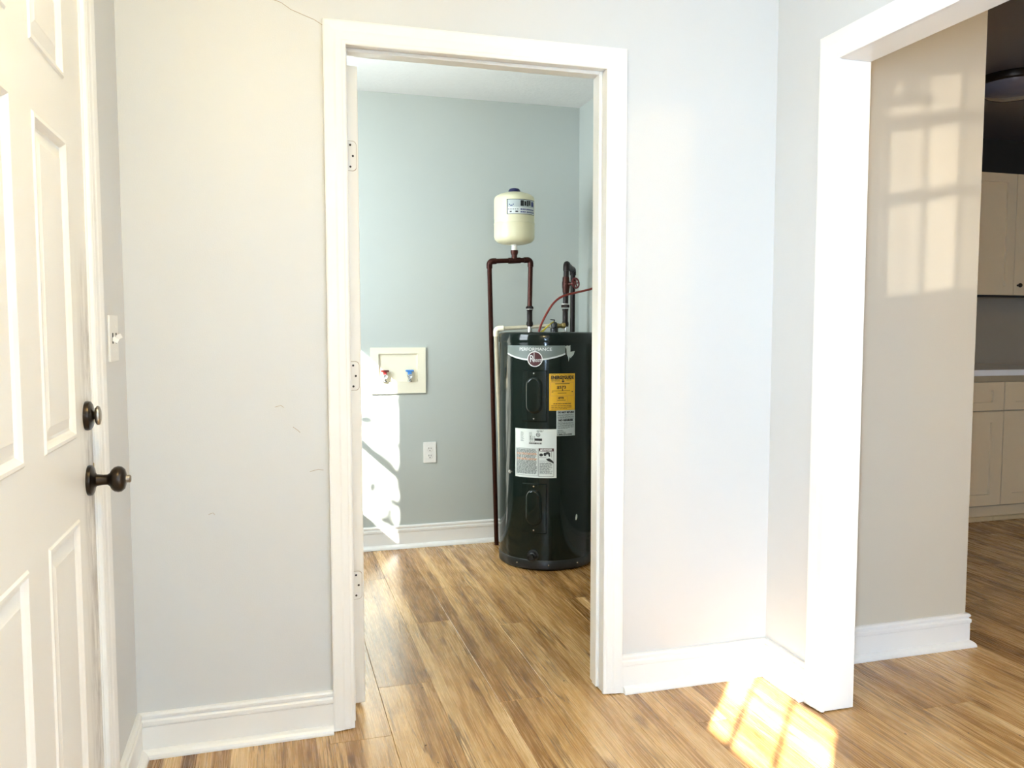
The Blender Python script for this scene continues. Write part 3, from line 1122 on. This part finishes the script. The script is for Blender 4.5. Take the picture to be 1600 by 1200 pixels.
# large white data and warning label
wl = patch('warning_label', 'label_white', -57.8, -7.2, .476, .7215, .0008, n=16)
ll = []
for k in range(9):
    zz = .704 - k * .0055
    ll += [(-50, -46.5 + rl.uniform(-1, 1), zz, .0008), (-39, -35.5 + rl.uniform(-1, 1), zz, .0008)]
for k in range(5):
    zz = .684 - k * .006
    ll += [(-37.6, -36.6, zz, .0014), (-35, -34, zz, .0014), (-33, -32, zz, .0014)]
ll += broken(-30, -22, .714, .0012, rl) + broken(-30, -22.5, .709, .0012, rl)
for k in range(34):
    zz = .618 - k * .0037
    if k in (5, 6, 7, 12, 13, 14):
        continue
    ll += broken(-55.5, -29.5 - rl.uniform(0, 2), zz, .0011, rl)
for k in range(14):
    zz = .553 - k * .0042
    ll += broken(-26.6, -11.5 - rl.uniform(0, 4), zz, .0010, rl)
print_lines('printed_line', 'ink_grey', wl, ll)
ll = []
for k in (5, 6, 7, 12, 13, 14):
    ll += broken(-55.5, -30, .618 - k * .0037, .0013, rl)
print_lines('printed_line', 'ink_orange', wl, ll)
print_lines('ruled_line', 'ink_grey', wl, [(-56.2, -28.6, .623, .0006), (-56.2, -28.6, .487, .0006), (-56.2, -55.9, .555, .068), (-28.8, -28.5, .555, .068),
                                           (-27.8, -10.2, .484, .0008), (-27.8, -27.4, .555, .071), (-10.6, -10.2, .555, .071)])
disc('listing_mark', 'ink_black', -28.3, .693, .0105, .0016, wl, .0078)
curved_text('lettering', 'UL', .010, -28.3, .693, 'ink_black', wl, r=.0016, bold=.0004)
print_lines('listing_mark', 'ink_black', wl, [(-32.5, -23.8, .669, .0058)])
print_lines('bar_code', 'ink_black', wl, [(-39 + i * 1.0, -39 + i * 1.0 + rl.uniform(.35, .75), .650, .0045) for i in range(15)])
dg = print_lines('danger_strip', 'ink_maroon', wl, [(-27.8, -10.2, .618, .0078)])
curved_text('lettering', 'DANGER', .0115, -18.2, .618, 'ink_white', wl, r=.0019, width=.052, bold=.0005)
bm = bmesh.new()
polyface(bm, [cp(-26.4, .613, .0019), cp(-23.6, .613, .0019), cp(-25.0, .624, .0019)])
put(bm, 'warning_triangle', 'ink_white', wl)
# pictogram: tap and hand
bm = bmesh.new()


def blob(cx, cz, rx, rz, n=14):
    polyface(bm, [cp(cx + rx * math.cos(2 * math.pi * k / n), cz + rz * math.sin(2 * math.pi * k / n), .0018) for k in range(n)])


blob(-24.8, .593, 2.2, .0075)
blob(-20.4, .596, 1.8, .0085)
blob(-17.4, .602, 2.4, .0065)
polyface(bm, [cp(a, b, .0018) for a, b in ((-17.2, .602), (-14.6, .602), (-14.6, .584), (-16.0, .584))])
polyface(bm, [cp(a, b, .0018) for a, b in ((-19.4, .572), (-15.6, .576), (-12.4, .566), (-10.7, .558), (-10.7, .549), (-13.5, .556), (-17.0, .562))])
put(bm, 'pictogram', 'ink_black', wl)
print_lines('ruled_line', 'ink_black', wl, [(-27, -19, .580, .0006), (-27, -16, .562, .0006), (-13.2, -12.9, .595, .014)])
# small fitting beside the label, drain valve, knockout, rim screws
bm = bmesh.new()
lathe(bm, [(0, 0), (.006, 0), (.005, .008), (.009, .010), (.009, .016), (0, .017)], cp(-63.5, .497, -.001), cn(-63.5), 14)
put(bm, 'anode_plug', 'steel', heater, True)
bm = bmesh.new()
lathe(bm, [(0, -.001), (.030, -.001), (.030, .004), (.022, .006), (.018, .018), (.014, .020), (.0135, .045), (.017, .047), (.017, .054), (.011, .055), (.010, .048), (0, .048)], cp(-34.2, .080), cn(-34.2), 24)
put(bm, 'drain_valve', 'heater_black', heater, True)
bm = bmesh.new()
V = [bm.verts.new(cp(18.6 + a, .267 + b, .0012)) for a, b in ((-1.6, -.004), (-.6, .013), (.6, .018), (1.6, .008), (1.2, -.006), (-.2, -.014), (-1.0, -.013))]
bm.faces.new(V)
put(bm, 'chipped_spot', 'label_paper', heater)
for ph in (-55, -16, 20):
    bm = bmesh.new()
    lathe(bm, [(0, 0), (.004, 0), (.003, .002), (0, .0025)], cp(ph, .033, .0035), cn(ph), 10)
    put(bm, 'screw', 'steel', bsr, True)
for xx, yy in ((1.290, 4.083), (1.487, 4.083)):
    bm = bmesh.new()
    lathe(bm, [(0, 1.203), (.013, 1.203), (.013, 1.232), (0, 1.232)], (xx, yy, 0), n=18)
    put(bm, 'nipple', 'steel', heater, True)
# relief valve with its outlet stub and tag
bm = bmesh.new()
lathe(bm, [(0, 1.204), (.021, 1.204), (.021, 1.222), (.015, 1.226), (.017, 1.243), (.011, 1.256), (0, 1.258)], (1.412, 4.045, 0), n=14)
tube(bm, [(1.412, 4.045, 1.256), (1.410, 4.035, 1.266), (1.385, 4.03, 1.268)], [.003, .003, .002], 8)
rv_ = put(bm, 'relief_valve', 'heater_black', heater, True)
bm = bmesh.new()
lathe(bm, [(.010, 0), (.0135, 0), (.0135, .012), (.011, .014), (.011, .030), (.0145, .033), (.0145, .048), (.010, .05)], (1.425, 4.052, 1.236), (1, .05, .03), 14)
put(bm, 'valve_stub', 'brass', rv_, True)
# junction opening wires with yellow tag
bm = bmesh.new()
for k in range(3):
    tube(bm, spline([(1.318 + .006 * k, 3.99, 1.204), (1.34 + .006 * k, 3.985, 1.222 + .004 * k), (1.372, 3.99, 1.246), (1.398, 4.02, 1.256)], 5), .0032, 8)
put(bm, 'tag_wires', 'cable_yellow', heater, True)

# ------------------------------------------------------------------ expansion tank
EX, EYY = 1.212, 4.10
tank = thing('expansion_tank', 'cream pressure tank with a blue cap above the water heater', 'tank', (EX, EYY, 1.652))
bm = bmesh.new()
TR = .1045
lathe(bm, [(0, 1.652), (.035, 1.653), (.066, 1.658), (.090, 1.667), (.101, 1.679), (TR, 1.694), (TR, 1.755), (TR + .0015, 1.757), (TR + .0015, 1.760), (TR - .001, 1.762), (TR - .001, 1.785), (TR, 1.787), (TR, 1.880), (.102, 1.891), (.094, 1.900), (.078, 1.909), (.052, 1.917), (.025, 1.922), (0, 1.924)], (EX, EYY, 0), n=64)
put(bm, 'shell', 'tank_cream', tank, True)
bm = bmesh.new()
lathe(bm, [(0, 1.918), (.031, 1.918), (.030, 1.930), (.024, 1.938), (.010, 1.941), (0, 1.941)], (EX, EYY, 0), n=32)
put(bm, 'cap', 'navy', tank, True)
bm = bmesh.new()
lathe(bm, [(0, 1.622), (.0135, 1.622), (.0135, 1.648), (.018, 1.650), (.018, 1.656), (0, 1.656)], (EX, EYY, 0), n=20)
put(bm, 'neck', 'plastic_white', tank, True)


def tcp(phi, z, r=0.0):
    a = R_(phi)
    return Vector((EX + (TR + r) * math.sin(a), EYY - (TR + r) * math.cos(a), z))


def tpatch(name, mat, rects, r, parent):
    bm = bmesh.new()
    for p0, p1, z0, z1 in rects:
        p0, p1 = [-38 + (p_ + 38) * 1.105 for p_ in (p0, p1)]
        n = max(1, int(abs(p1 - p0) / 7))
        prev = None
        for i in range(n + 1):
            ph = p0 + (p1 - p0) * i / n
            e = (bm.verts.new(tcp(ph, z0, r)), bm.verts.new(tcp(ph, z1, r)))
            if prev:
                bm.faces.new((prev[0], e[0], e[1], prev[1]))
            prev = e
    return tag(put(bm, name, mat, parent), kind='stuff' if len(rects) > 1 else None)


tl = tpatch('label', 'ink_black', [(-38, 48, 1.797, 1.872)], .0006, tank)
tpatch('label_face', 'label_white', [(-35.5, 45.5, 1.7995, 1.8695)], .0010, tl)
tpatch('label_band', 'label_paper', [(-35.5, 45.5, 1.833, 1.8695)], .0013, tl)
tpatch('label_print', 'ink_black', [(-3, 6, 1.838, 1.866), (7.5, 13, 1.840, 1.862), (14.5, 20, 1.838, 1.866), (21, 27, 1.842, 1.866)]
       + [(-34 + k * 5.5, -30.5 + k * 5.5, 1.820, 1.823) for k in range(5)] + [(-30, -25, 1.806, 1.812), (-16, -9, 1.806, 1.813)], .0017, tl)
tpatch('label_print', 'ink_blue', [(-32, -20, 1.842, 1.848), (-29, -23, 1.838, 1.842), (30, 41, 1.839, 1.860), (32, 38, 1.860, 1.866)]
       + [(k, k + 3.6, 1.818, 1.825) for k in (-3, 2, 7, 13, 17.5, 22, 27, 32, 37)] + [(k, k + 3.6, 1.805, 1.812) for k in (-3, 2, 7, 14, 19, 24, 29, 34, 38.5)], .0017, tl)

# ------------------------------------------------------------------ copper pipes
cold = thing('copper_supply_pipe', 'dark copper pipe loop with a tee under the cream tank', 'pipe', (1.29, 4.083, 1.232))
pr = .0125
P0, P1 = Vector((1.078, 4.10, 1.566)), Vector((1.300, 4.10, 1.578))
bm = bmesh.new()
tube(bm, [P0 + (P1 - P0) * .08, P0 + (P1 - P0) * .92], pr)
put(bm, 'pipe', 'copper', cold, True)
bm = bmesh.new()
base_pt = Vector((1.198, 4.41, .002))
dn_ = (base_pt - P0).normalized()
tube(bm, [P0 + dn_ * .02, base_pt], pr)
put(bm, 'pipe', 'copper', cold, True)
for p, di, do in ((P0, P0 - P1, dn_), (P1, P1 - P0, Vector((-.02, -.03, -1)))):
    bm = bmesh.new()
    a, c = Vector(di).normalized(), Vector(do).normalized()
    tube(bm, [p - a * .036] + arc_bend(p, a, c, .018) + [p + c * .036], .0155, 14)
    put(bm, 'elbow', 'copper', cold, True)
bm = bmesh.new()
tm = Vector((EX, 4.10, 1.573))
ax_ = (P1 - P0).normalized()
tube(bm, [tm - ax_ * .032, tm + ax_ * .032], .0155, 14)
tube(bm, [tm, tm + Vector((0, 0, .034))], .0150, 14)
lathe(bm, [(0, 0), (.016, 0), (.020, .012), (.020, .024), (0, .024)], tm + Vector((0, 0, .028)), n=16)
put(bm, 'tee', 'copper', cold, True)
bm = bmesh.new()
tube(bm, [P1 + Vector((0, 0, -.02)), (1.290, 4.083, 1.335)], pr)
put(bm, 'pipe', 'copper', cold, True)
bm = bmesh.new()
lathe(bm, [(0, 0), (.0165, 0), (.0185, .012), (.0165, .024), (.0140, .028), (.0140, .082), (.0165, .086), (.0165, .094), (0, .094)], (1.290, 4.083, 1.232), n=18)
put(bm, 'dip_connector', 'copper_black', cold, True)
bm = bmesh.new()
lathe(bm, [(0, 0), (.021, 0), (.021, .009), (.018, .011), (.018, .014), (0, .014)], (1.290, 4.083, 1.324), n=8)
put(bm, 'union_nut', 'copper_black', cold, True)
bm = bmesh.new()
lathe(bm, [(0, 0), (.0185, 0), (.0185, .003), (0, .003)], (1.290, 4.083, 1.3205), n=18)
put(bm, 'washer', 'plastic_white', cold, True)

hot = thing('copper_outlet_pipe', 'blackened copper pipe with a gate valve beside the corner', 'pipe', (1.487, 4.083, 1.232))
H0, H1 = Vector((1.492, 4.083, 1.560)), Vector((1.610, 4.30, 1.546))
bm = bmesh.new()
tube(bm, [(1.488, 4.083, 1.335), H0 + Vector((0, 0, -.015))], .0145)
put(bm, 'pipe', 'copper_black', hot, True)
hd = (H1 - H0).normalized()
bm = bmesh.new()
tube(bm, [H0 + hd * .015, H1 - hd * .015], .0145)
put(bm, 'pipe', 'copper_black', hot, True)
bm = bmesh.new()
tube(bm, [H1 + Vector((0, 0, -.015)), (1.606, 4.31, 0.002)], .0135)
put(bm, 'pipe', 'copper_black', hot, True)
for p, a, c in ((H0, Vector((0, 0, 1)), hd), (H1, hd, Vector((0, 0, -1)))):
    bm = bmesh.new()
    a = (a - c * a.dot(c)).normalized()
    tube(bm, [p - a * .036] + arc_bend(p, a, c, .018) + [p + c * .03], .0175, 14)
    put(bm, 'elbow', 'copper_black', hot, True)
bm = bmesh.new()
lathe(bm, [(0, 0), (.0165, 0), (.0185, .012), (.0165, .024), (.0145, .028), (.0145, .082), (.0165, .086), (.0165, .094), (0, .094)], (1.487, 4.083, 1.232), n=18)
put(bm, 'dip_connector', 'copper_black', hot, True)
bm = bmesh.new()
lathe(bm, [(0, 0), (.023, 0), (.023, .012), (.018, .016), (0, .016)], (1.487, 4.083, 1.332), n=8)
put(bm, 'union_nut', 'copper_black', hot, True)
bm = bmesh.new()
lathe(bm, [(0, 0), (.0205, 0), (.0205, .003), (0, .003)], (1.487, 4.083, 1.3485), n=18)
put(bm, 'washer', 'plastic_white', hot, True)
bm = bmesh.new()
lathe(bm, [(0, 0), (.0165, 0), (.0185, .01), (.0185, .020), (.021, .03), (.021, .055), (.0185, .065), (.0185, .075), (.0165, .085), (0, .085)], (1.490, 4.083, 1.408), n=18)
tube(bm, [(1.49, 4.083, 1.452), (1.508, 4.060, 1.455), (1.526, 4.035, 1.458)], [.011, .009, .006], 10)
gv = put(bm, 'gate_valve', 'copper', hot, True)
bm = bmesh.new()
wd_ = Vector((.45, -.88, .10)).normalized()
wc = Vector((1.526, 4.035, 1.458))
u_ = wd_.orthogonal().normalized()
v_ = wd_.cross(u_)
ring = [wc + (u_ * math.cos(2 * math.pi * k / 20) + v_ * math.sin(2 * math.pi * k / 20)) * .026 for k in range(21)]
tube(bm, ring, .0042, 8)
for k in range(5):
    a = 2 * math.pi * k / 5
    tube(bm, [wc, wc + (u_ * math.cos(a) + v_ * math.sin(a)) * .026], .0032, 6)
put(bm, 'handwheel', 'red_plastic', gv, True)

dis = thing('relief_discharge_pipe', 'cream plastic pipe running down the left side of the water heater', 'pipe', (1.118, 4.09, 0))
bm = bmesh.new()
A, B_ = Vector((1.395, 4.06, 1.237)), Vector((1.118, 4.12, 1.221))
ab = (B_ - A).normalized()
tube(bm, [A, B_ - ab * .02], .0105)
put(bm, 'pipe', 'pipe_cream', dis, True)
bm = bmesh.new()
dwn = Vector((0.092, 0.21, -1)).normalized()
tube(bm, [B_ + dwn * .02, B_ + dwn * 1.24], .0105)
put(bm, 'pipe', 'pipe_cream', dis, True)
bm = bmesh.new()
tube(bm, [B_ - ab * .040] + arc_bend(B_, ab, dwn, .016) + [B_ + dwn * .038], .0150, 14)
put(bm, 'elbow', 'plastic_cream', dis, True)

cb = bmesh.new()
tube(cb, spline([(1.308, 3.985, 1.206), (1.318, 3.985, 1.235), (1.345, 3.99, 1.287), (1.392, 4.0, 1.352), (1.445, 4.01, 1.388), (1.515, 4.03, 1.406), (1.600, 4.05, 1.425), (1.7185, 4.09, 1.455)], 8), .0058, 10)
tag(put(cb, 'power_cable', 'cable_red', None, True, (1.308, 3.985, 1.206)), 'red electrical cable arching from the water heater to the side wall', 'cable')

# ------------------------------------------------------------------ kitchen seen past the hall wall
KF = 4.02


def shaker(name, x0, x1, z0, z1, y, parent, rail=.085):
    bm = bmesh.new()
    for a, b, c, d in holed(x0, x1, z0, z1, [(x0 + rail, x1 - rail, z0 + rail * .8, z1 - rail * .8)] if z1 - z0 > .3 else [(x0 + rail, x1 - rail, z0 + .05, z1 - .05)]):
        bbox(bm, a, b, y - .020, y, c, d)
    bmesh.ops.remove_doubles(bm, verts=bm.verts[:], dist=1e-5)
    bbox(bm, x0 + .01, x1 - .01, y - .006, y - .001, z0 + .01, z1 - .01)
    return put(bm, name, 'cabinet_paint', parent)


def knob_at(p, parent):
    bm = bmesh.new()
    lathe(bm, [(0, 0), (.007, 0), (.006, .012), (.014, .017), (.0155, .022), (.012, .028), (0, .030)], p, (0, -1, 0), 16)
    put(bm, 'knob', 'bronze', parent, True)


for k, (x0, x1, lab) in enumerate(((3.755, 4.367, 'beige base cabinet nearest the hall wall corner'), (4.367, 4.98, 'beige base cabinet at the right picture edge'))):
    t = thing('base_cabinet', lab, 'cabinet', ((x0 + x1) / 2, KF + .02, 0), 'base cabinets under the worktop')
    box('carcass', x0, x1, KF + .021, YK - .005, .105, .893, 'counter_edge_gap_shade', t)  # carcass coloured darker so the gaps between fronts look shaded
    box('toe_kick', x0, x1, KF + .075, KF + .09, .001, .105, 'cabinet_paint', t)
    box('toe_molding', x0, x1, KF + .048, KF + .075, .001, .030, 'toe_wood', t, .004)
    shaker('drawer', x0 + .004, x1 - .004, .714, .888, KF + .02, t)
    shaker('door', x0 + .004, x1 - .004,   .118, .706, KF + .02, t)
t = thing('worktop', 'white stone worktop on the kitchen base cabinets', 'worktop', (4.3, KF, .895))
box('slab', 3.74, 4.995, KF - .012, YK - .003, .928, .966, 'counter', t, .003)
box('edge_support', 3.755, 4.98, KF + .004, YK - .01, .8945, .928, 'counter_edge_gap_shade', t)
t = thing('upper_cabinet', 'dim beige wall cabinet with a dark knob over the worktop', 'cabinet', (4.5, YK, 1.44))
box('carcass', 4.11, 5.36, 4.342, YK - .002, 1.44, 2.235, 'cabinet_paint', t)
d1 = shaker('door', 4.113, 4.728, 1.442, 2.232, 4.34, t, .07)
d2 = shaker('door', 4.734, 5.356, 1.442, 2.232, 4.34, t, .07)
knob_at((4.765, 4.320, 1.505), d2)
box('light_rail', 4.11, 5.36, 4.335, 4.36, 1.425, 1.44, 'dark_gap', t)
t = struct('wall_soffit', 'soffit above the kitchen wall cabinets, its shade coloured in black', 'wall', [(HX, XE, 4.46, YK - .001, 2.24, CEIL - .001)], 'soffit_shade')

t = thing('kitchen_ceiling_light', 'flush dome ceiling light with a dark rim in the kitchen', 'ceiling light', (3.63, 3.36, CEIL))
bm = bmesh.new()
lathe(bm, [(0, CEIL - .001), (.185, CEIL - .001), (.190, CEIL - .012), (.188, CEIL - .034), (.176, CEIL - .040), (0, CEIL - .040)], (3.63, 3.36, 0), n=48)
put(bm, 'rim', 'bronze', t, True)
bm = bmesh.new()
lathe(bm, [(.174, CEIL - .038), (.165, CEIL - .058), (.140, CEIL - .080), (.100, CEIL - .097), (.050, CEIL - .106), (0, CEIL - .109)], (3.63, 3.36, 0), n=48)
put(bm, 'dome', 'dome_glass', t, True)

# added unseen entry lamp that warms the upper walls (above and behind the viewer)
t = thing('added_entry_light', 'unseen flush ceiling light added over the entry for warm light', 'ceiling light', (-0.05, 0.95, CEIL))
bm = bmesh.new()
lathe(bm, [(0, CEIL - .001), (.16, CEIL - .001), (.165, CEIL - .012), (.160, CEIL - .030), (0, CEIL - .030)], (-0.05, .95, 0), n=40)
put(bm, 'rim', 'bronze', t, True)
bm = bmesh.new()
lathe(bm, [(.150, CEIL - .030), (.142, CEIL - .050), (.115, CEIL - .075), (.07, CEIL - .092), (0, CEIL - .098)], (-0.05, .95, 0), n=40)
put(bm, 'dome', 'lamp_glass', t, True)
lamp('added_entry_lamp_light', 'POINT', (-0.05, 0.95, CEIL - .16), (0, 0, -1), 17, (1.0, 0.79, 0.34), shadow_soft_size=0.12)

t = thing('added_dining_light', 'unseen flush ceiling light added over the dining side for warm light', 'ceiling light', (3.3, 0.4, CEIL))  # added unseen lamp that warms the hall wall and kitchen
bm = bmesh.new()
lathe(bm, [(0, CEIL - .001), (.16, CEIL - .001), (.165, CEIL - .012), (.160, CEIL - .030), (0, CEIL - .030)], (3.3, .4, 0), n=40)
put(bm, 'rim', 'bronze', t, True)
bm = bmesh.new()
lathe(bm, [(.150, CEIL - .030), (.142, CEIL - .050), (.115, CEIL - .075), (.07, CEIL - .092), (0, CEIL - .098)], (3.3, .4, 0), n=40)
put(bm, 'dome', 'lamp_glass', t, True)
lamp('added_dining_lamp_light', 'POINT', (3.3, .4, CEIL - .16), (0, 0, -1), 34, (1.0, 0.70, 0.32), shadow_soft_size=0.12)

# ------------------------------------------------------------------ small wear and litter
bm = bmesh.new()
tube(bm, [(x_, YW - .0004, z_) for x_, z_ in ((-.03, 2.17), (.01, 2.155), (.045, 2.146), (.07, 2.130), (.105, 2.118), (.135, 2.108), (.158, 2.095))], .0007, 5)
put(bm, 'wall_crack', 'raw_wood', wall_front)
for mk in (((.005, .995), (.022, 1.000), (.030, .993)), ((-.185, .690), (-.172, .694), (-.168, .688)), ((.255 - .2, .935), (.068, .925), (.075, .918)), ((.10, .80), (.125, .806), (.14, .803))):
    bm = bmesh.new()
    tube(bm, [(x_, YW - .0003, z_) for x_, z_ in mk], .0007, 5)
    put(bm, 'scuff_mark', 'raw_wood', wall_front)
rd = random.Random(11)
bm = bmesh.new()
spots = []
for _ in range(34):
    spots.append((rd.uniform(.35, 1.0), rd.uniform(1.75, 3.6)))
for _ in range(16):
    spots.append((rd.uniform(1.1, 1.62), rd.uniform(1.8, 2.44)))
for _ in range(22):
    spots.append((rd.uniform(1.8, 2.6), rd.uniform(1.8, 2.43)))
for x_, y_ in spots:
    s = rd.choice((.0007, .0010, .0013, .0022))
    a = rd.uniform(0, 3.14)
    b2 = bmesh.new()
    bmesh.ops.create_icosphere(b2, subdivisions=1, radius=1)
    bmesh.ops.scale(b2, vec=(s * rd.uniform(1, 2.6), s, s * .5), verts=b2.verts)
    bmesh.ops.rotate(b2, cent=(0, 0, 0), matrix=Matrix.Rotation(a, 3, 'Z'), verts=b2.verts)
    bmesh.ops.translate(b2, vec=(x_, y_, s * .5 + .0002), verts=b2.verts)
    merge(bm, b2)
tag(put(bm, 'floor_litter', 'debris'), 'dark crumbs and dirt specks scattered over the plank floor', 'litter', kind='stuff')

# unseen shrub added outside the laundry window to soften the edge of the sun there
bm = bmesh.new()
rs = random.Random(5)
sv = Vector((SUN_AZ.x, SUN_AZ.y, -SUN_TAN)).normalized()
for _ in range(52):
    q = Vector((XLL - .1, 2.96 + rs.gauss(0, .10), rs.uniform(1.0, 2.3))) - sv * rs.uniform(2.4, 3.6)
    u1 = Vector((rs.gauss(0, 1), rs.gauss(0, 1), rs.gauss(0, 1))).normalized()
    u2 = u1.orthogonal().normalized()
    l_, w_ = rs.uniform(.05, .09), rs.uniform(.02, .035)
    polyface(bm, [q - u1 * l_, q - u1 * l_ * .3 + u2 * w_, q + u1 * l_ * .4 + u2 * w_ * .8, q + u1 * l_, q + u1 * l_ * .4 - u2 * w_ * .8, q - u1 * l_ * .3 - u2 * w_])
for _ in range(5):
    a = Vector((XLL - 1.75, 1.05 + rs.uniform(-.15, .15), 0.0))
    tube(bm, [a, a + Vector((rs.uniform(-.1, .1), rs.uniform(-.1, .1), 1.6)), a + Vector((rs.uniform(-.2, .2), rs.uniform(-.2, .2), 3.0))], [.012, .009, .004], 6)
plain('leaf', (0.06, 0.13, 0.035), 0.5, var=0.3)
tag(put(bm, 'sun_softening_shrub', 'leaf'), 'unseen green leaves added outside the laundry window to soften its sun', 'shrub', kind='stuff')

# added spot lamps stand in for reflected sun, throwing the window pattern on the hall
sd = Vector((.672, .740, .13)).normalized()
src = Vector((XL, -.51, 1.22)) - sd * 22
lamp('wall_pattern_spot', 'SPOT', src, sd, 8000, (1.0, 0.93, 0.78), spot_size=R_(1.9), spot_blend=0.1, shadow_soft_size=0.05)
sd = Vector((.692, .722, .13)).normalized()
src = Vector((XL, -.51, 1.22)) - sd * 22
lamp('wall_pattern_spot_double', 'SPOT', src, sd, 3800, (1.0, 0.93, 0.78), spot_size=R_(1.9), spot_blend=0.1, shadow_soft_size=0.05)
